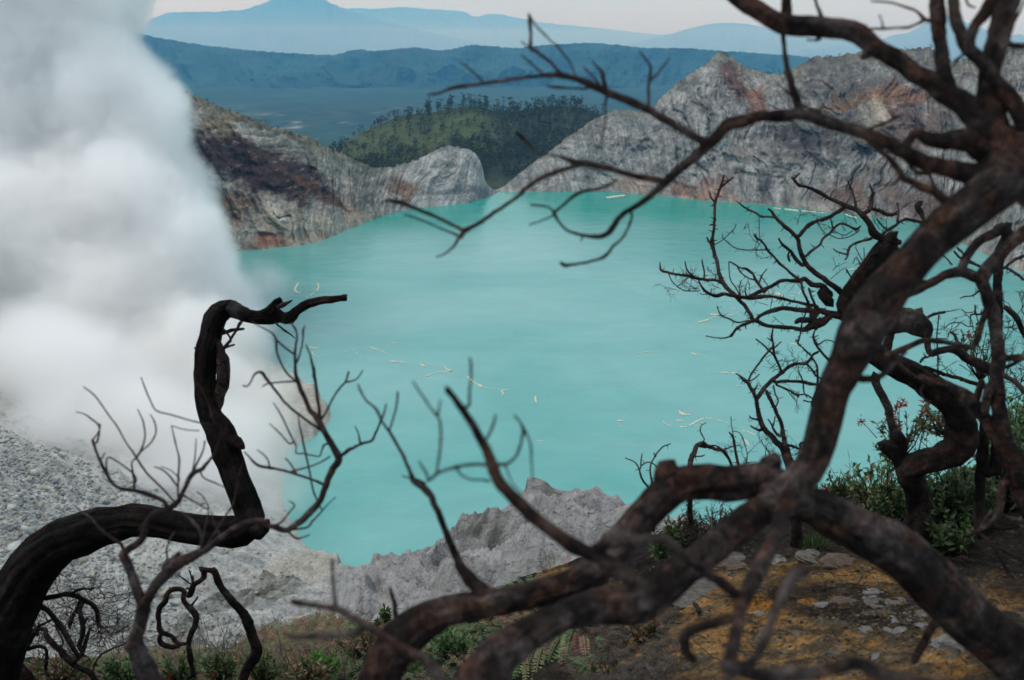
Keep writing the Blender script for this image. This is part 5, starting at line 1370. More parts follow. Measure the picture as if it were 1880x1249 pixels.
for k in range(230):
    if k < len(big): x, y, sz = big[k]
    else:
        x = abs(rng.normal(0, 150)); y = rng.uniform(860, 1110) + x * 0.1; sz = rng.uniform(6, 15)
    p = floor_at(x, y)
    if p is None: continue
    s = px_size(p) * sz; me = bm_[rng.integers(9) if k >= len(big) else (k % 2)]
    o = obj('boulder', me, None, p); o.scale = (s * rng.uniform(1, 1.5), s * rng.uniform(.8, 1.3), s * rng.uniform(.8, 1.2)); o.rotation_euler = (rng.uniform(-.4, .4), rng.uniform(-.4, .4), rng.uniform(0, 6.28))
    if k < 3: lab = ['largest pale boulder in the rubble between the black snag and the left edge', 'pale boulder on the rubble slope above the black snag', 'big whitish block below the black snag, left of the twisted shrub'][k]
    else: lab = 'grey boulder lying in the rubble of the crater floor on the left'
    tag(o, lab, 'boulder', 'boulders in the rubble on the crater floor')
pb, pf, off, cols = [], [], 0, []
for _ in range(9000):
    x = abs(rng.normal(0, 190)); y = 1180 - 420 * rng.random() ** 1.5 + x * 0.12
    p = floor_at(x, y)
    if p is None or p[2] < 0.5: continue
    s = px_size(p) * rng.choice([2.0, 3.2, 5.0, 7.0], p=[.35, .35, .22, .08]); v, f = bmlow[rng.integers(4)]; a = rng.uniform(0, 6.28); ca_, sa_ = math.cos(a), math.sin(a)
    q = v * s * 1.6; q = np.stack([q[:, 0] * ca_ - q[:, 1] * sa_, q[:, 0] * sa_ + q[:, 1] * ca_, q[:, 2]], -1) + p
    pb.append(q); pf.append(f + off); off += len(v)
    cols.append(np.repeat(np.array([[(0.44, 0.44, 0.42), (0.38, 0.38, 0.365), (0.45, 0.43, 0.37), (0.27, 0.275, 0.27)][rng.integers(4)]]) * rng.uniform(.8, 1.15), len(v), 0))
o = obj('rubble', mesh_np('rubble', np.vstack(pb), np.vstack(pf), M_floor, False, np.vstack(cols)))
tag(o, 'small grey rubble strewn over the crater floor', 'rubble', kind='stuff')

# ------------------------------------------------------------------ sulphur scum floating on the lake
M_foam = plain_mat('sulphur_scum', (0.55, 0.54, 0.42), 0.25, 0.6, 0.7, 0.01)
FO = [
 ('549,519,4 545,524,8 541,532,10 545,537,9 552,538,5', 'compact pale scum patch near the shore left of the snag tip'),
 ('583,519,3 585,526,7 582,533,6 572,541,4 561,548,2', 'hooked scum streak right of the compact patch above the snag tip'),
 ('528,633,3 537,636,5 552,636,2 566,636,2 575,640,7 584,639,3', 'scum streak crossing behind the twigs under the snag tip'),
 ('572,645,2 576,652,3 583,655,2', 'tiny scum fleck under the streak behind the twigs'),
 ('630,644,2 640,646,4 646,641,2 650,645,4 656,650,3', 'Y shaped scum streak right of the slender tree'),
 ('676,636,3 688,641,5 700,645,3 708,649,4', 'slanting scum streak beside the Y shaped one'),
 ('716,632,3 728,629,4', 'short scum dash above the slanting streak'),
 ('712,662,2 721,664,7 733,664,4 746,667,2', 'comet shaped scum patch left of the zigzag streak'),
 ('770,667,3 775,671,8 781,673,3', 'little curled scum patch at the start of the zigzag streak'),
 ('781,668,1.5 800,673,1.5 815,674,3 823,680,7 833,680,4 818,683,4 803,684,4 788,689,5 775,692,2 762,696,3', 'zigzag scum streak in the middle left of the lake'),
 ('858,690,3 863,696,9 872,703,4 883,709,8 892,712,2 910,714,3 922,716,4 935,716,2', 'long broken scum streak ending in a T above the blurry stub'),
 ('920,717,5 924,722,5 921,727,3', 'stem of the T shaped scum patch'),
 ('984,727,6 983,733,10 985,740,3', 'lone upright scum patch in the middle of the lake'),
 ('1133,772,3 1139,773,7 1146,773,4', 'small oval scum patch left of the big crescent'),
 ('1134,781,2 1144,784,3 1153,787,2', 'thin scum dash under the small oval patch'),
 ('1217,773,3 1225,780,4 1245,784,5 1262,783,5 1276,776,9 1288,770,6 1300,768,4 1310,771,2', 'big crescent of scum in the right half of the lake'),
 ('1246,754,5 1252,760,12 1259,762,8 1268,761,2', 'ragged scum patch above the big crescent'),
 ('1240,771,3 1248,773,6 1255,773,3', 'oval scum fleck between the ragged patch and the crescent'),
 ('1316,772,3 1328,774,4 1340,778,2', 'faint scum dash right of the big crescent'),
 ('1360,791,4 1373,793,5 1386,799,4', 'slanted scum streak left of the bare shrub'),
 ('1363,805,3 1370,810,6 1376,819,7', 'scum patch behind the thin twigs above the thick limb'),
 ('1281,592,6 1295,589,7 1306,584,3 1320,579,3 1340,579,4 1355,575,2', 'forked scum streak left of the fan of twigs'),
 ('1304,577,5 1315,578,6 1328,579,4', 'upper arm of the forked scum streak'),
 ('1338,567,2 1345,566,3 1352,568,2', 'small scum fleck under the fan of twigs'),
 ('1306,683,2 1325,684,4 1345,685,5 1366,686,1.5', 'straight horizontal scum streak left of the bare shrub'),
 ('1350,709,2 1358,708,4 1366,709,2', 'tiny scum dash under the straight horizontal streak'),
 ('1268,648,2 1274,650,7 1280,652,3', 'small cloudlike scum patch below the fan of twigs'),
 ('1449,631,2 1458,632,4 1466,633,3', 'pale scum dash behind the hanging twigs'),
 ('1400,540,3 1415,538,4 1430,540,6 1438,544,6', 'hook of scum seen through the fan of twigs'),
 ('1448,543,2 1462,543,3 1468,537,5 1472,531,4', 'bent scum streak behind the fan of twigs'),
 ('1420,382,3 1440,384,6 1465,387,6 1500,390,4 1518,391,2', 'long pale band of scum along the far right shore'),
 ('1552,394,5 1568,399,6 1585,404,4', 'pale band of scum further right along the far shore'),
 ('1112,363,4 1125,362,9 1148,359,5', 'ochre scum patch by the far shore under the grey wall'),
 ('1556,496,3 1568,494,4 1580,493,3', 'thin scum dash left of the thick diagonal limb'),
 ('1168,649,2 1182,647,3 1198,646,2 1214,645,4', 'long thin scum dash in the middle right of the lake'),
 ('984,808,2 992,810,3 999,811,2', 'tiny scum dash right of the blurry stub'),
]
for txt, lab in FO:
    P_ = np.array([list(map(float, t.split(','))) for t in txt.split()])
    Q = cat(P_, 1.2)
    L_, R_ = [], []
    T_ = np.gradient(Q[:, :2], axis=0); T_ /= np.maximum(np.linalg.norm(T_, axis=1)[:, None], 1e-6)
    Nn = np.stack([-T_[:, 1], T_[:, 0]], -1)
    jag = 0.5 + 0.55 * fbm(Q[:, 0] / 2.5, Q[:, 1] / 2.5, 4, 700); jag2 = 0.5 + 0.55 * fbm(Q[:, 0] / 2.5 + 50, Q[:, 1] / 2.5, 4, 701)
    h = Q[:, 2] * 0.30; h[0] *= 0.1; h[-1] *= 0.1
    A = Q[:, :2] + Nn * (h * (0.3 + jag))[:, None]; B_ = Q[:, :2] - Nn * (h * (0.3 + jag2))[:, None]
    n_ = len(Q); Vt = []
    for z_ in (0.06, 0.0):
        Vt.append(at_z(A[:, 0], A[:, 1], z_)); Vt.append(at_z(B_[:, 0], B_[:, 1], z_))
    V = np.vstack(Vt); F = []
    for i in range(n_ - 1):
        if n_ > 14 and 2 < i < n_ - 3 and vn(i * 0.45, P_[0, 0], 702) < -0.35 and Q[i, 2] < 6: continue
        F += [(i, i + 1, n_ + i + 1, n_ + i), (i, 2 * n_ + i, 2 * n_ + i + 1, i + 1), (n_ + i, n_ + i + 1, 3 * n_ + i + 1, 3 * n_ + i)]
    ctr = V.mean(0); me = mesh_np('scum_patch', V - ctr, F, M_foam, False)
    o = obj('scum_patch', me, None, ctr); tag(o, lab, 'scum', 'patches of sulphur scum on the lake')
# ================================================================== VEGETATION
def leaf_mat(name, trans=0.35, gloss=0.45):
    m, n, b = new_mat(name)
    at_ = n.nodes.new('ShaderNodeAttribute'); at_.attribute_name = 'Col'
    n.links.new(at_.outputs['Color'], b.inputs['Base Color'])
    b.inputs['Roughness'].default_value = gloss; b.inputs['Specular IOR Level'].default_value = 0.3
    tr = n.nodes.new('ShaderNodeBsdfTranslucent'); mxs = n.nodes.new('ShaderNodeMixShader'); mxs.inputs[0].default_value = trans
    n.links.new(at_.outputs['Color'], tr.inputs['Color'])
    n.links.new(b.outputs[0], mxs.inputs[1]); n.links.new(tr.outputs[0], mxs.inputs[2])
    n.links.new(mxs.outputs[0], n.nodes['Material Output'].inputs['Surface'])
    return m
M_leaf = leaf_mat('leaf')
M_pine = leaf_mat('pine_needles', 0.1, 0.9)
GREEN = [(0.045, 0.080, 0.026), (0.062, 0.105, 0.034), (0.034, 0.060, 0.024), (0.085, 0.115, 0.045), (0.10, 0.10, 0.045)]
BROWN = [(0.21, 0.105, 0.06), (0.15, 0.08, 0.05), (0.24, 0.155, 0.09), (0.10, 0.06, 0.042), (0.18, 0.13, 0.08)]
FERNG = [(0.10, 0.175, 0.06), (0.075, 0.135, 0.05), (0.13, 0.19, 0.08)]
RED = [(0.33, 0.03, 0.03), (0.25, 0.035, 0.03), (0.38, 0.07, 0.05)]

class Soup:
    def __init__(s): s.V = []; s.F = []; s.C = []; s.n = 0
    def leaf(s, p, d, up, ln, wd, col):
        """folded lance leaf: four triangles as two quads"""
        d = d / np.linalg.norm(d); sd = np.cross(d, up); sd /= np.linalg.norm(sd) + 1e-9; nn_ = np.cross(sd, d)
        m_ = p + d * ln * 0.5 - nn_ * ln * 0.06; t = p + d * ln - nn_ * ln * 0.12
        s.V += [p, m_ + sd * wd * .5 + nn_ * wd * .15, t, m_ - sd * wd * .5 + nn_ * wd * .15, m_]
        k = s.n; s.F += [(k, k + 1, k + 2, k + 4), (k, k + 4, k + 2, k + 3)]
        s.C += [col] * 5; s.n += 5
    def stalk(s, pts, r, col):
        v, f = sweep(np.array(pts), np.linspace(r, r * .5, len(pts)), 3, 1, 0)
        s.V += list(v); s.F += [tuple(q) for q in (f + s.n)]; s.C += [col] * len(v); s.n += len(v)
    def frond(s, p, d, ln, wd, n_, cols, rgx, curl=0.5):
        """a fern frond: arching midrib with paired narrow leaflets"""
        d = d / np.linalg.norm(d); pts = [p]; dd = d.copy()
        for i in range(n_):
            dd = dd + np.array([0, 0, -curl / n_]); dd /= np.linalg.norm(dd); pts.append(pts[-1] + dd * ln / n_)
        c0 = np.array(cols[rgx.integers(len(cols))]) * rgx.uniform(.85, 1.65)
        s.stalk(pts[::2] + [pts[-1]], ln * 0.012, c0 * 0.8)
        for i in range(1, n_):
            t = i / n_; w_ = wd * math.sin(math.pi * min(1, 0.18 + t * 0.82)) ** 0.8
            ax = pts[i + 1] - pts[i - 1]; ax /= np.linalg.norm(ax)
            sd = np.cross(ax, (0, 0, 1.0)); sd /= np.linalg.norm(sd) + 1e-9
            for sg in (-1, 1):
                s.leaf(pts[i], sd * sg + ax * 0.45 + rgx.normal(0, .08, 3), np.cross(sd, ax), w_, ln / n_ * 0.62, c0 * rgx.uniform(.85, 1.15))
    def mesh(s, name, mat):
        me = tri_quads_mesh(name, [(np.array(s.V, float), np.array(s.F))], mat)
        ca = me.color_attributes.new('Col', 'FLOAT_COLOR', 'POINT'); c4 = np.ones((s.n, 4), np.float32); c4[:, :3] = np.array(s.C)
        ca.data.foreach_set('color', c4.ravel())
        me.polygons.foreach_set('use_smooth', np.zeros(len(me.polygons), bool))
        return me

def shrub(x, y, rx, ry, dp, n_tips, cols, label, seed, leaf_px=9, lean=0, base=None, dens=10, flowers=(), stemcol=M_twig, name='leafy_shrub', stems=None):
    """stems from one base to tips spread through the ellipse (x, y, rx, ry); rosettes of leaves at the tips"""
    rgx = np.random.default_rng(seed)
    bx, by = base or (x + lean, y + ry * 1.2)
    B0 = at_depth(bx, by, dp); root = empty(name, B0); tag(root, label, 'shrub')
    s_ = dp / FPX; sp_ = []; L_ = Soup()
    for k in range(n_tips):
        while True:
            a_, b_ = rgx.uniform(-1, 1, 2)
            if a_ * a_ + b_ * b_ <= 1: break
        tip = at_depth(x + a_ * rx, y + b_ * ry, dp + rgx.uniform(-1, 1) * rx * s_ * 0.8) - B0
        mid1 = tip * 0.5 + rgx.normal(0, .06, 3) * np.linalg.norm(tip) + np.array([0, 0, -0.02])
        sp_.append(sweep(np.array([[0, 0, 0], mid1 * .6, mid1, (mid1 + tip) / 2 + rgx.normal(0, .01, 3), tip]), np.array([1.9, 1.5, 1.2, .9, .6]) * s_, 4, 1, 0))
        ax = tip - mid1; ax /= np.linalg.norm(ax) + 1e-9
        for j in range(rgx.poisson(dens * 1.5)):
            t = rgx.uniform(0.55, 1.02); q = mid1 + (tip - mid1) * (t - .5) * 2 if t > .5 else mid1
            d_ = ax * rgx.uniform(.2, 1) + rgx.normal(0, .8, 3); d_[2] += .25
            cc = np.array(cols[rgx.integers(len(cols))]) * rgx.uniform(.7, 1.3)
            L_.leaf(q, d_, rgx.normal(0, 1, 3) + np.array([0, 0, 1.5]), leaf_px * 1.45 * s_ * rgx.uniform(.6, 1.3), leaf_px * s_ * .62, cc * 1.25)
    obj('stems', tri_quads_mesh('stems', sp_, stemcol), root)['kind'] = 'stuff'
    o = obj('leaves', L_.mesh('leaves', M_leaf), root); o['kind'] = 'stuff'
    for (fx, fy, fr) in flowers:
        S = Soup(); c0 = at_depth(fx, fy, dp - 0.05) - B0
        for _ in range(int(16 + fr * 2)):
            q = c0 + rgx.normal(0, .45, 3) * fr * s_
            L_2 = rgx.normal(0, 1, 3); L_2[2] += .6
            S.leaf(q, L_2, rgx.normal(0, 1, 3), fr * s_ * rgx.uniform(.5, 1.0), fr * s_ * .3, np.array(RED[rgx.integers(3)]) * rgx.uniform(.6, 1.2))
        S.stalk([c0 * .0 + (c0 * .6), c0 * .85, c0], 1.0 * s_, (0.08, 0.05, 0.03))
        obj('flower', S.mesh('flower', M_leaf), root)
    return root

DG = [(0.028, 0.052, 0.02), (0.042, 0.072, 0.028), (0.055, 0.085, 0.035), (0.075, 0.10, 0.05)]
shrub(1752, 905, 92, 58, 6.4, 120, DG, 'dense dark green small leaved bush under the crooked tree', 1, 11, dens=16, base=(1750, 1000))
shrub(1845, 850, 62, 70, 6.6, 90, DG, 'green bush at the right edge behind the upright stem', 2, 10, dens=14, base=(1850, 960))
shrub(1738, 975, 46, 22, 5.9, 34, GREEN, 'low cluster of rounded green leaves below the dense bush', 3, 12, dens=12, base=(1750, 1020))
shrub(1640, 925, 56, 34, 6.6, 55, GREEN, 'olive green bush left of the black crooked trunk', 4, 9, dens=12, base=(1650, 985))
shrub(1600, 880, 58, 38, 6.8, 26, GREEN + [(0.17, 0.17, 0.06)], 'sparse yellowish shrub against the lake left of the crooked trunk', 5, 12, dens=7, base=(1620, 960))
shrub(1532, 898, 40, 34, 7.2, 36, GREEN + [(0.16, 0.06, 0.05)], 'small shrub with reddish tips beside the leaning tree', 6, 8, dens=8, base=(1535, 945), flowers=[(1514, 898, 7)])
shrub(1660, 800, 62, 52, 5.9, 34, GREEN, 'red flowered shrub on the end of the crooked trunk, in front of the lake', 7, 8, dens=9, base=(1650, 850), flowers=[(1651, 745, 13), (1640, 768, 11), (1634, 772, 10), (1583, 774, 9), (1700, 738, 9), (1653, 782, 7)], name='flowering_shrub')
shrub(1725, 765, 44, 34, 6.0, 24, GREEN + BROWN, 'scrubby shrub with brownish green leaves hugging the bend of the crooked trunk', 8, 9, dens=10, base=(1740, 800))
shrub(1790, 645, 50, 46, 5.9, 18, GREEN, 'sprig of leaves with one red flower behind the upright stem', 9, 7, dens=6, base=(1800, 700), flowers=[(1781, 618, 9)], name='flowering_shrub')
shrub(1248, 972, 38, 26, 6.4, 36, GREEN, 'green shrub in the gap under the arch of the thick limb', 10, 9, dens=10, base=(1255, 1010))
shrub(1330, 950, 60, 26, 6.7, 30, GREEN + BROWN, 'thin brownish shrub beneath the arch of the thick limb', 11, 7, dens=6, base=(1330, 985))
shrub(1215, 1003, 26, 14, 6.2, 22, GREEN, 'tuft of green leaves between the two thick limbs', 12, 8, dens=10, base=(1215, 1025))
shrub(1870, 780, 30, 60, 7.2, 40, FERNG, 'pale green ferny bush at the far right edge over the water', 13, 9, dens=12, base=(1880, 870))
for k, (x, y, rx, ry, dp, n_, c_, lab, fl) in enumerate([
  (110, 1222, 70, 22, 7.6, 34, GREEN + BROWN, 'low leafy plants with a red bloom at the foot of the black snag', [(50, 1222, 5)]),
  (240, 1228, 60, 24, 7.2, 44, FERNG + GREEN, 'green leafy ground plant left of the slender tree', []),
  (330, 1228, 42, 26, 7.0, 40, GREEN, 'leafy plant with two bright red blooms right of the slender tree', [(315, 1237, 9), (310, 1248, 8)]),
  (402, 1222, 34, 22, 7.0, 30, GREEN, 'small plant with a red bloom left of the twisted stems', [(392, 1240, 7)]),
  (600, 1212, 30, 18, 7.0, 26, [(0.10, 0.20, 0.04), (0.075, 0.15, 0.035)], 'bright lime green plant among the rusty ferns', []),
  (690, 1152, 40, 12, 7.9, 26, GREEN + BROWN, 'low green scrub at the edge above the grey ridge', []),
  (790, 1132, 26, 14, 7.8, 22, GREEN, 'green plant with red leaves by the knob of the thick limb', [(786, 1127, 7), (799, 1117, 6), (792, 1136, 5)]),
  (835, 1180, 46, 32, 6.2, 52, FERNG, 'fresh green plant in the gap between the two thick lower limbs', []),
  (740, 1222, 34, 26, 6.4, 34, FERNG + GREEN, 'green plant beside the foot of the thick limb', []),
  (708, 1128, 5, 14, 8.2, 10, GREEN, 'single upright green sprig in front of the grey ridge', []),
  ]):
    shrub(x, y, rx, ry, dp, n_, c_, lab, 40 + k, 9, dens=9, flowers=fl, name='ground_plant')

for k, (x, y, rx, ry, dp, n_, c_, lab) in enumerate([
  (905, 1205, 34, 26, 5.4, 30, FERNG + GREEN, 'green leafy clump just under the lower thick limb, left of the hanging fern'),
  (1120, 1232, 44, 20, 4.5, 26, BROWN + GREEN, 'brown and green dry scrub at the bottom, right of the hanging fern'),
  (1180, 1150, 36, 22, 5.0, 24, BROWN + [(0.14, 0.13, 0.06)], 'straw coloured scrub on the left rim of the ochre soil'),
  (560, 1232, 44, 20, 6.6, 30, BROWN + GREEN, 'rusty scrub right of the twisted stems at the bottom edge'),
  (480, 1222, 36, 22, 7.0, 26, GREEN + [(0.14, 0.13, 0.06)], 'olive scrub around the foot of the twisted stems'),
  (660, 1180, 44, 22, 7.4, 30, BROWN + FERNG, 'mixed rusty and green clump left of the thick limb'),
  ]):
    shrub(x, y, rx, ry, dp, n_, c_, lab, 80 + k, 9, dens=9, name='ground_plant', base=(x, y + ry * 1.5))

# grass tuft
def tuft(x, y, n_, h_, cols, label, seed, spread=14):
    rgx = np.random.default_rng(seed); p = near_at(x, y, -0.01); s_ = px_size(p); S = Soup()
    for _ in range(n_):
        q = np.array([rgx.normal(0, spread * .4), rgx.normal(0, spread * .4), 0]) * s_
        S.leaf(q, np.array([rgx.normal(0, .45), rgx.normal(0, .45), 1]), rgx.normal(0, 1, 3), h_ * s_ * rgx.uniform(.6, 1.2), 2.2 * s_, np.array(cols[rgx.integers(len(cols))]) * rgx.uniform(.7, 1.3))
    o = obj('grass_tuft', S.mesh('grass_tuft', M_leaf), None, p); tag(o, label, 'grass')
tuft(1490, 1010, 130, 34, [(0.04, 0.075, 0.02), (0.06, 0.10, 0.03)], 'green grass tuft above the slabs under the dark trunk', 60, 30)
tuft(1235, 1040, 70, 20, [(0.09, 0.12, 0.045), (0.14, 0.12, 0.07)], 'pale grass tuft between the two thick limbs', 61, 20)

# ferns by the soil bank: every frond its own part
def fern(x, y, label, fronds, seed, group='ferns along the rim'):
    rgx = np.random.default_rng(seed); p0 = near_at(x, y, 0.05); root = empty('fern', p0); tag(root, label, 'fern', group)
    for (x0, y0, x1, y1, wd, ck_, dd) in fronds:
        dp = (p0[1] * cp - (p0[2] - CAM_H) * sp) + dd; s_ = dp / FPX
        if dd > 1: a_ = at_depth(x0, y0, dp); b_ = at_depth(x1, y1, dp - 0.12)
        else:
            g0 = near_at(x0, y0); g1 = near_at(x1, y1)
            a_ = at_depth(x0, y0, px_size(g0) * FPX - 0.03); b_ = at_depth(x1, y1, min(px_size(g1) * FPX - 0.09, dp) - abs(dd))
        S = Soup(); v = b_ - a_; v = v + np.array([0, -0.02, 0.25 * np.linalg.norm(v)])
        S.frond(a_ - p0, v, np.linalg.norm(b_ - a_) * 1.08, wd * s_, 20, [FERNG, BROWN, [(0.16, 0.055, 0.035)], [(0.16, 0.15, 0.07)]][ck_], rgx, 0.75)
        obj('frond', S.mesh('frond', M_leaf), root)
fern(1030, 1160, 'large hanging fern with green and withered fronds below the lower thick limb',
  [(1040, 1162, 992, 1226, 26, 0, 0), (1050, 1160, 1034, 1222, 18, 1, -.05), (1036, 1165, 1000, 1205, 15, 3, -.1), (1000, 1180, 978, 1246, 13, 3, -.05), (985, 1190, 958, 1246, 11, 3, 0), (968, 1185, 942, 1240, 11, 0, .05), (1055, 1155, 1032, 1210, 20, 0, .1), (950, 1205, 932, 1246, 11, 0, 0), (960, 1200, 968, 1252, 9, 3, 0), (1020, 1168, 984, 1212, 16, 1, .05)], 1)
fern(1070, 1165, 'fern with one rusty frond beside the large hanging fern', [(1062, 1162, 1066, 1214, 17, 2, 0), (1048, 1160, 1036, 1214, 17, 0, .05), (1070, 1168, 1078, 1205, 12, 1, .1)], 2)
fern(1075, 1215, 'low bright green fern right of the large hanging fern', [(1080, 1222, 1046, 1200, 14, 0, 0), (1082, 1222, 1060, 1236, 14, 0, 0), (1078, 1220, 1086, 1202, 12, 0, 0), (1066, 1224, 1042, 1214, 12, 0, 0)], 3)
fern(1110, 1170, 'small upright green fern on the dry tangle', [(1104, 1190, 1100, 1160, 12, 0, 0), (1104, 1190, 1112, 1166, 10, 0, 0), (1104, 1190, 1094, 1172, 10, 0, 0)], 4)
fern(1005, 1045, 'withered orange fern standing on the edge of the bank', [(1000, 1050, 990, 1038, 9, 1, 0), (1000, 1050, 1008, 1036, 9, 1, 0), (1006, 1048, 1018, 1040, 8, 1, 0), (1000, 1048, 996, 1008, 12, 3, 0), (1014, 1048, 1012, 1012, 10, 1, 0), (1036, 1040, 1044, 1018, 9, 2, 0), (1030, 1046, 1046, 1042, 9, 1, 0)], 5)
fern(640, 1225, 'green fern arching over the rusty ground cover', [(655, 1222, 628, 1196, 14, 0, 0), (655, 1222, 668, 1194, 14, 0, 0), (655, 1222, 640, 1188, 12, 0, .05), (655, 1222, 610, 1215, 12, 0, 0)], 6)
fern(860, 1230, 'small fern hidden in the dark under the lower thick limb', [(880, 1240, 862, 1226, 12, 0, 0), (880, 1240, 896, 1228, 12, 0, 0), (880, 1240, 878, 1220, 10, 0, 0)], 7)
fern(1860, 740, 'pale fern at the right edge behind the upright stem', [(1872, 800, 1850, 760, 20, 0, 2.2), (1872, 800, 1880, 750, 20, 0, 2.2), (1872, 800, 1845, 785, 16, 0, 2.2), (1878, 800, 1868, 735, 18, 0, 2.3)], 8)

# ground cover: rusty and green ferns that read as one mass
def cover(name, n_, fx, cols, ln, label, cat_, seed, updir=1.0, fine=6):
    rgx = np.random.default_rng(seed); S = Soup()
    for _ in range(n_):
        x, y = fx(rgx)
        p = near_at(x, y); 
        if p[1] > 10.3: continue
        s_ = px_size(p); a = rgx.uniform(0, 6.28)
        S.frond(p + np.array([0, 0, -.01]), np.array([math.cos(a), math.sin(a), rgx.uniform(.3, 1.3) * updir]), ln * s_ * rgx.uniform(.6, 1.4), ln * .26 * s_, fine, cols(x, y, rgx), rgx, 1.1)
    o = obj(name, S.mesh(name, M_leaf)); tag(o, label, cat_, kind='stuff')
def fx_left(r):
    x = r.uniform(440, 1000) if r.random() < .7 else r.uniform(-20, 480)
    top_ = np.interp(x, [0, 300, 420, 480, 560, 640, 700, 760, 900, 1000], [1222, 1212, 1198, 1178, 1152, 1150, 1158, 1142, 1090, 1060])
    return x, top_ + abs(r.normal(0, 1)) * 55
def cl(x, y, r):
    k = float(vn(x / 34.0, y / 22.0, 77)) + r.normal(0, .35)
    return FERNG if k > 0.25 else GREEN if k > 0.02 else BROWN
cover('fern_cover', 3600, fx_left, cl, 27, 'mat of small rusty brown and green ferns along the rim', 'ground cover', 71, fine=7)
def fx_mound(r):
    cx_, cy_, sx_, sy_ = [(515, 1180, 34, 14), (600, 1150, 40, 12), (560, 1200, 60, 20), (300, 1200, 40, 12)][r.integers(4)]
    return r.normal(cx_, sx_), r.normal(cy_, sy_)
cover('fern_mound', 1100, fx_mound, lambda x, y, r: BROWN if r.random() < .6 else [(0.10, 0.13, 0.045), (0.14, 0.12, 0.05)], 26, 'mounds of rusty withered fern in front of the grey ridge', 'ground cover', 72, 1.3, 8)
def fx_right(r):
    return r.uniform(1040, 1240), r.uniform(1120, 1262)
cover('dry_tangle', 1300, fx_right, lambda x, y, r: [(0.045, 0.031, 0.025), (0.085, 0.062, 0.05), (0.024, 0.017, 0.014), (0.05, 0.045, 0.025)], 30, 'grey brown tangle of dead ferns left of the ochre soil', 'ground cover', 73, 1.0, 7)
def fx_back(r):
    return r.uniform(1220, 1900), r.uniform(900, 1040)
cover('litter', 1100, fx_back, lambda x, y, r: [(0.045, 0.034, 0.028), (0.075, 0.055, 0.04), (0.04, 0.05, 0.022)], 20, 'dark leaf litter and dead fern under the bushes', 'litter', 74, 0.5, 5)

cover('scrub_mat', 1500, lambda r: (r.uniform(180, 900), r.uniform(1190, 1270)), lambda x, y, r: GREEN + [(0.13, 0.115, 0.06), (0.16, 0.13, 0.08)], 22, 'olive and straw coloured low scrub along the bottom edge', 'ground cover', 78, 1.3, 6)
# twig debris on the soil
rgx = np.random.default_rng(79); parts = []
for _ in range(420):
    x, y = rgx.uniform(1120, 1900), rgx.uniform(960, 1270); p = near_at(x, y, 0.012); s_ = px_size(p); a = rgx.uniform(0, 6.28); l_ = rgx.uniform(8, 46) * s_
    d_ = np.array([math.cos(a), math.sin(a), rgx.normal(0, .12)]); sd_ = rgx.normal(0, .12, 3) * l_
    parts.append(sweep(np.array([p - d_ * l_ / 2, p + sd_ * .6, p + d_ * l_ / 2]), np.array([1.0, .8, .4]) * s_ * rgx.uniform(.5, 1.3), 4, 1, 0))
o = obj('twig_debris', tri_quads_mesh('twig_debris', parts, M_twig)); tag(o, 'dead twigs littering the soil under the trees', 'dead twigs', kind='stuff')
# dry stalks
rgx = np.random.default_rng(75); parts = []
for _ in range(330):
    x = rgx.uniform(380, 680) if rgx.random() < .6 else rgx.uniform(0, 420)
    if rgx.random() < .25: x = rgx.uniform(1560, 1900)
    y = 1235 + rgx.uniform(-30, 30) if x < 900 else rgx.uniform(880, 960)
    p = near_at(x, y); s_ = px_size(p); h_ = rgx.uniform(30, 95) * s_; t = np.array([rgx.normal(0, .5), rgx.normal(0, .3), 1]); t /= np.linalg.norm(t)
    q = p + t * h_ * .5 + rgx.normal(0, .03, 3); e = p + t * h_ + rgx.normal(0, .06, 3)
    parts.append(sweep(np.array([p, q, e]), np.array([.9, .7, .4]) * s_, 3, 1, 0))
    for _k in range(rgx.integers(0, 4)):
        u_ = rgx.uniform(.4, 1); b_ = p + (e - p) * u_; d_ = rgx.normal(0, .5, 3) + np.array([0, 0, .7]); parts.append(sweep(np.array([b_, b_ + d_ * h_ * .12, b_ + d_ * h_ * .22]), np.array([.6, .5, .3]) * s_, 3, 1, 0))
M_straw = plain_mat('straw', (0.19, 0.15, 0.12), 0.3, 20)
o = obj('dry_stalks', tri_quads_mesh('dry_stalks', parts, M_straw)); tag(o, 'thin dry stalks sticking up from the ground plants', 'dead stalks', kind='stuff')

# ------------------------------------------------------------------ pines on the hill
def pine_mesh(seed, full, trunk_h=1.0):
    rgx = np.random.default_rng(seed); S = Soup()
    lean = rgx.normal(0, .03, 2)
    tp = [np.array([lean[0] * t * 3, lean[1] * t * 3, t]) for t in (0, .35, .7, 1.0)]
    tc_ = (0.075, 0.068, 0.062)
    v, f = sweep(np.array(tp), np.array([.022, .018, .013, .005]), 5, 1, 0); S.V += list(v); S.F += [tuple(q) for q in f]; S.C += [tc_] * len(v); S.n += len(v)
    nb_ = rgx.integers(6, 11) if full else rgx.integers(3, 6)
    for k in range(nb_):
        z_ = rgx.uniform(.45 if full else .6, 1.0); a = rgx.uniform(0, 6.28); rr_ = rgx.uniform(.06, .19) * (1.25 - z_ * .7) * 1.5
        c0 = np.array([math.cos(a) * rr_, math.sin(a) * rr_, z_ + rr_ * .2]); b0 = np.array([0, 0, z_ - .05])
        S.stalk([b0, (b0 + c0) / 2, c0], .007, tc_)
        for _ in range(11 if full else 7):
            q = c0 + rgx.normal(0, 1, 3) * np.array([.055, .055, .035])
            d_ = rgx.normal(0, 1, 3); S.leaf(q, d_, rgx.normal(0, 1, 3), rgx.uniform(.05, .10), rgx.uniform(.035, .07), np.array((0.030, 0.040, 0.028)) * rgx.uniform(.6, 1.5))
    return S.mesh('pine_tree', M_pine)
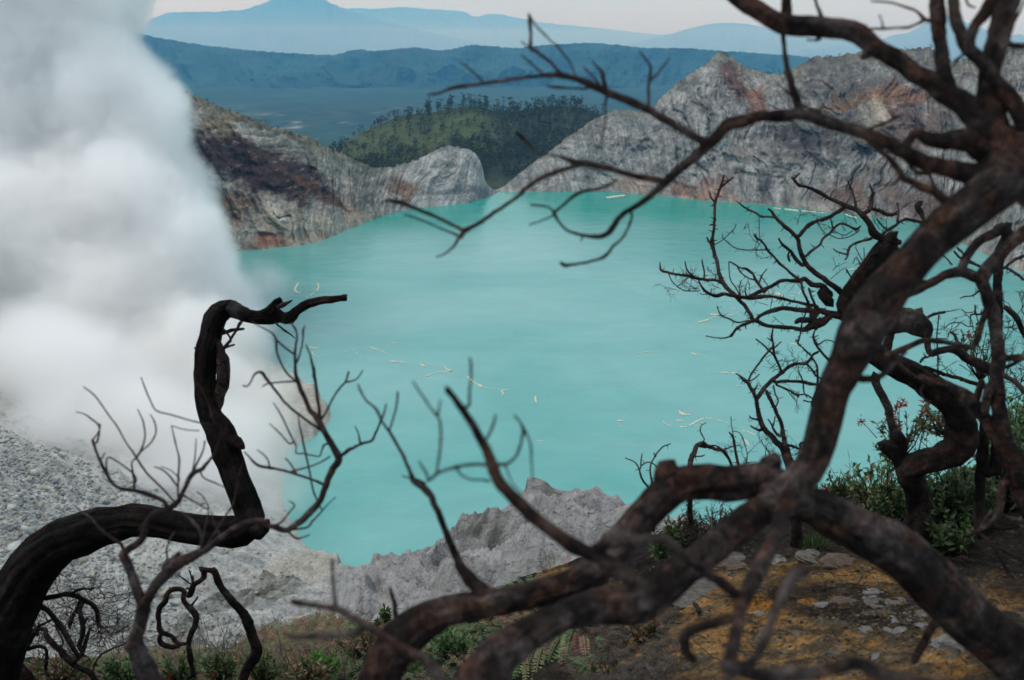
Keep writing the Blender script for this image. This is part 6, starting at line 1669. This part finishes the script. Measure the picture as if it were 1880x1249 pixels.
PM = [pine_mesh(900 + k, k % 2 == 0) for k in range(8)]
hp = HILL[:-1]
hz = hp[..., 1] * cp - (hp[..., 2] - CAM_H) * sp
hpx = CX + FPX * hp[..., 0] / hz; hpy = CY - FPX * ((hp[..., 2] - CAM_H) * cp + hp[..., 1] * sp) / hz
crest_row = hp.shape[0] - 1
rgx = np.random.default_rng(76)
def place_pine(p, h_, lab, grp):
    o = obj('pine_tree', PM[rgx.integers(8)], None, p); k = h_ * rgx.uniform(.9, 1.2); o.scale = (k, k, h_); o.rotation_euler = (0, 0, rgx.uniform(0, 6.28))
    tag(o, lab, 'tree', grp)
for _ in range(125):
    x = rgx.choice([rgx.uniform(690, 760), rgx.uniform(780, 925), rgx.uniform(780, 900), rgx.uniform(925, 1110), rgx.uniform(960, 1070), rgx.uniform(560, 700)])
    i = int(np.argmin(np.abs(hpx[crest_row] - x))); j = crest_row - rgx.integers(0, 6)
    place_pine(hp[j, i] - np.array([0, 0, 1]), rgx.uniform(15, 30) if x > 770 else rgx.uniform(12, 20), 'slender dark pine standing along the crest of the green hill', 'pines along the crest of the hill')
for _ in range(170):
    i = int(np.argmin(np.abs(hpx[-1] - rgx.uniform(600, 1080)))); j = rgx.integers(40, crest_row - 4)
    place_pine(hp[j, i] - np.array([0, 0, 1]), rgx.uniform(12, 24), 'slender dark pine scattered on the slope of the green hill', 'pines scattered on the hillside')
# the closed wood: one mass
V_, F_, C_, off = [], [], [], 0
low = []
for k in range(5):
    S = Soup(); rk = np.random.default_rng(950 + k)
    S.stalk([np.zeros(3), np.array([0, 0, .5]), np.array([0, 0, .9])], .02, (0.07, 0.062, 0.055))
    for _ in range(26):
        q = rk.normal(0, 1, 3) * np.array([.16, .16, .18]) + np.array([0, 0, .66]); S.leaf(q, rk.normal(0, 1, 3), rk.normal(0, 1, 3), rk.uniform(.12, .22), rk.uniform(.08, .15), np.array((0.028, 0.038, 0.025)) * rk.uniform(.55, 1.6))
    low.append((np.array(S.V), np.array(S.F), np.array(S.C)))
for _ in range(5200):
    i = rgx.integers(0, hp.shape[1]); j = rgx.integers(20, crest_row)
    x, y = hpx[j, i], hpy[j, i]
    if not (540 < x < 1200): continue
    g_ = max(float(blob(np.array(x), np.array(y), 700, 258, 85, 34, -22)), float(blob(np.array(x), np.array(y), 850, 232, 70, 30, 8)), float(blob(np.array(x), np.array(y), 790, 262, 60, 22, 0)))
    if rgx.random() < g_ * 0.90: continue
    v, f, c_ = low[rgx.integers(5)]; h_ = rgx.uniform(8, 17)
    V_.append(v * h_ + hp[j, i] - np.array([0, 0, .5])); F_.append(f + off); C_.append(c_ * rgx.uniform(.7, 1.35)); off += len(v)
me = tri_quads_mesh('woodland', [(np.vstack(V_), np.vstack(F_))], M_pine)
ca = me.color_attributes.new('Col', 'FLOAT_COLOR', 'POINT'); c4 = np.ones((off, 4), np.float32); c4[:, :3] = np.vstack(C_); ca.data.foreach_set('color', c4.ravel())
o = obj('woodland', me); tag(o, 'closed dark woodland on the flank of the green hill', 'woodland', kind='stuff')
# scrub along the crests of the crater walls and the far rim
V_, F_, C_, off = [], [], [], 0
for TT, lo, hi, nn_ in ((TL, 250, 690, 130), (TR, 1230, 1880, 150)):
    top_ = TT[-3]
    tz = top_[:, 1] * cp - (top_[:, 2] - CAM_H) * sp; tx = CX + FPX * top_[:, 0] / tz
    for _ in range(nn_):
        i = int(np.argmin(np.abs(tx - rgx.uniform(lo, hi)))); row = -3 - rgx.integers(0, 8)
        v, f, c_ = low[rgx.integers(5)]; h_ = rgx.uniform(1.5, 4.5)
        V_.append(v * h_ * np.array([1.2, 1.2, 1]) + TT[row, i]); F_.append(f + off); C_.append(c_); off += len(v)
me = tri_quads_mesh('scrub', [(np.vstack(V_), np.vstack(F_))], M_pine)
ca = me.color_attributes.new('Col', 'FLOAT_COLOR', 'POINT'); c4 = np.ones((off, 4), np.float32); c4[:, :3] = np.vstack(C_); ca.data.foreach_set('color', c4.ravel())
o = obj('scrub', me); tag(o, 'low scrub dotted along the tops of the crater walls', 'scrub', kind='stuff')
# ================================================================== STEAM
def steam(name, balls, voxel, band, dens, nscale, thr, soft, seed, label, color=(1.0, 0.992, 0.984), gate_w=0.15):
    Vs, Fs, off = [], [], 0
    import bmesh
    bm = bmesh.new(); bmesh.ops.create_icosphere(bm, subdivisions=2, radius=1.0)
    bv = np.array([v.co[:] for v in bm.verts]); bf = np.array([[v.index for v in f.verts] for f in bm.faces]); bm.free()
    for (px, py, r, rp, sq) in balls:
        ctr = at_y(px, py, r); rad = rp * r / FPX
        Vs.append(bv * np.array([rad, rad * sq, rad]) + ctr); Fs.append(bf + off); off += len(bv)
    me = mesh_np(name, np.concatenate(Vs), np.concatenate(Fs), None, True)
    o = obj(name, me)
    m = bpy.data.materials.new(name); m.use_nodes = True; n = m.node_tree; n.nodes.clear()
    out = n.nodes.new('ShaderNodeOutputMaterial'); pv = n.nodes.new('ShaderNodeVolumePrincipled')
    pv.inputs['Color'].default_value = (*color, 1)
    pv.inputs['Density Attribute'].default_value = ''
    pv.inputs['Anisotropy'].default_value = 0.0
    at = n.nodes.new('ShaderNodeAttribute'); at.attribute_name = 'density'
    tc_ = n.nodes.new('ShaderNodeTexCoord')
    mp_ = n.nodes.new('ShaderNodeMapping'); mp_.inputs['Location'].default_value = (seed * 13.1, seed * 7.7, 0)
    n.links.new(tc_.outputs['Object'], mp_.inputs['Vector'])
    t = nz(n, nscale, 6, 0.62, mp_.outputs['Vector'], 0.6)
    def math_(op, a, b_):
        k = n.nodes.new('ShaderNodeMath'); k.operation = op
        for i, v in enumerate((a, b_)):
            if hasattr(v, 'links'): n.links.new(v, k.inputs[i])
            else: k.inputs[i].default_value = v
        return k.outputs[0]
    t2 = nz(n, nscale * 4.2, 5, 0.6, mp_.outputs['Vector'], 0.8)
    # eroded edge: grid ramp + noise, then a soft threshold
    e = math_('ADD', at.outputs['Fac'], math_('MULTIPLY', math_('SUBTRACT', t.outputs['Fac'], 0.5), soft))
    e = math_('ADD', e, math_('MULTIPLY', math_('SUBTRACT', t2.outputs['Fac'], 0.5), soft * 0.70))
    mr = n.nodes.new('ShaderNodeMapRange'); mr.interpolation_type = 'SMOOTHSTEP'
    mr.inputs['From Min'].default_value = thr[0]; mr.inputs['From Max'].default_value = thr[1]
    mr.inputs['To Min'].default_value = 0; mr.inputs['To Max'].default_value = dens
    n.links.new(e, mr.inputs['Value'])
    gate = n.nodes.new('ShaderNodeMapRange'); gate.interpolation_type = 'SMOOTHSTEP'
    gate.inputs['From Min'].default_value = 0.0; gate.inputs['From Max'].default_value = gate_w
    n.links.new(at.outputs['Fac'], gate.inputs['Value'])
    n.links.new(math_('MULTIPLY', mr.outputs['Result'], gate.outputs['Result']), pv.inputs['Density'])
    n.links.new(pv.outputs['Volume'], out.inputs['Volume'])
    g = bpy.data.node_groups.new(name, 'GeometryNodeTree')
    g.interface.new_socket('Geometry', in_out='INPUT', socket_type='NodeSocketGeometry')
    g.interface.new_socket('Geometry', in_out='OUTPUT', socket_type='NodeSocketGeometry')
    gi = g.nodes.new('NodeGroupInput'); go = g.nodes.new('NodeGroupOutput')
    mv = g.nodes.new('GeometryNodeMeshToVolume')
    try: mv.resolution_mode = 'VOXEL_SIZE'
    except Exception: pass
    mv.inputs['Density'].default_value = 1.0
    mv.inputs['Voxel Size'].default_value = voxel
    mv.inputs['Interior Band Width'].default_value = band
    sm_ = g.nodes.new('GeometryNodeSetMaterial'); sm_.inputs['Material'].default_value = m
    g.links.new(gi.outputs[0], mv.inputs['Mesh']); g.links.new(mv.outputs['Volume'], sm_.inputs['Geometry'])
    g.links.new(sm_.outputs['Geometry'], go.inputs[0])
    rm = o.modifiers.new('union', 'REMESH'); rm.mode = 'VOXEL'; rm.voxel_size = voxel * 1.4
    md = o.modifiers.new('to_volume', 'NODES'); md.node_group = g
    tag(o, label, 'steam', kind='stuff')
    return o

rs_ = np.random.default_rng(17)
PB = []
for (px, py, r, rp) in [(70, -80, 650, 190), (20, -40, 700, 220), (95, 30, 650, 170), (130, 120, 645, 150), (-90, 100, 700, 260), (170, 205, 630, 150), (215, 262, 620, 160), (60, 260, 650, 240),
    (225, 320, 610, 165), (-60, 380, 640, 260), (240, 400, 590, 170), (300, 455, 580, 165), (130, 460, 580, 210), (325, 530, 555, 160), (220, 580, 540, 180), (365, 640, 510, 140), (300, 700, 490, 130),
    (410, 720, 480, 110), (455, 560, 580, 75), (440, 650, 520, 95), (470, 720, 480, 85), (120, 40, 640, 150), (-80, -200, 700, 320), (30, 520, 580, 150), (450, 775, 455, 90)]:
    PB.append((px, py, r, rp, 0.8))
    for _ in range(5):
        a = rs_.uniform(0, 6.28); k = rs_.uniform(0.35, 0.6)
        PB.append((px + math.cos(a) * rp * 0.7, py + math.sin(a) * rp * 0.7, r + rs_.uniform(-.5, .5) * rp * .35, rp * k, 0.9))
steam('steam_plume', PB, 5.0, 42.0, 0.13, 0.019, (0.06, 0.56), 0.66, 3, 'dense white steam plume rising over the left side of the crater')
steam('thin_steam', [
    (440, 840, 400, 175, 1.0), (500, 930, 350, 140, 0.8), (585, 985, 322, 110, 0.6), (500, 850, 400, 120, 0.8), (380, 900, 370, 170, 0.8), (300, 800, 410, 200, 0.8), (150, 700, 450, 210, 0.8), (500, 760, 440, 120, 0.8), (60, 640, 490, 170, 0.8),
    (485, 520, 620, 90, 1.0), (540, 700, 480, 90, 1.0), (560, 900, 360, 110, 0.8), (330, 1000, 300, 130, 0.7), (150, 960, 320, 170, 0.7), (20, 860, 380, 170, 0.7), (440, 1020, 300, 120, 0.7), (620, 1010, 310, 60, 0.6), (90, 820, 400, 170, 0.8), (230, 900, 350, 150, 0.8), (40, 700, 470, 190, 0.8)],
    8.0, 44.0, 0.140, 0.015, (0.0, 0.90), 0.8, 5, 'thin drifting steam low over the crater floor and lake edge', gate_w=0.8)

# ================================================================== HAZE
def box(name, a, b_, dens, color):
    V = [(x, y, z) for x in (a[0], b_[0]) for y in (a[1], b_[1]) for z in (a[2], b_[2])]
    F = [(0, 1, 3, 2), (4, 6, 7, 5), (0, 4, 5, 1), (2, 3, 7, 6), (0, 2, 6, 4), (1, 5, 7, 3)]
    me = bpy.data.meshes.new(name); me.from_pydata(V, [], F)
    m = bpy.data.materials.new(name); m.use_nodes = True; n = m.node_tree; n.nodes.clear()
    out = n.nodes.new('ShaderNodeOutputMaterial'); pv = n.nodes.new('ShaderNodeVolumePrincipled')
    pv.inputs['Color'].default_value = (*color, 1)
    pv.inputs['Absorption Color'].default_value = (1, 1, 1, 1)
    pv.inputs['Density'].default_value = dens
    pv.inputs['Density Attribute'].default_value = ''
    n.links.new(pv.outputs['Volume'], out.inputs['Volume'])
    me.materials.append(m)
    o = obj(name, me); tag(o, kind='stuff')
    return o
box('haze', (-90000, -3000, -420), (90000, 85000, 2100), 4.0e-5, (0.17, 0.56, 1.0))
box('valley_mist', (-80000, 16500, -400), (80000, 84000, 760), 1.7e-5, (0.85, 0.93, 1.0))
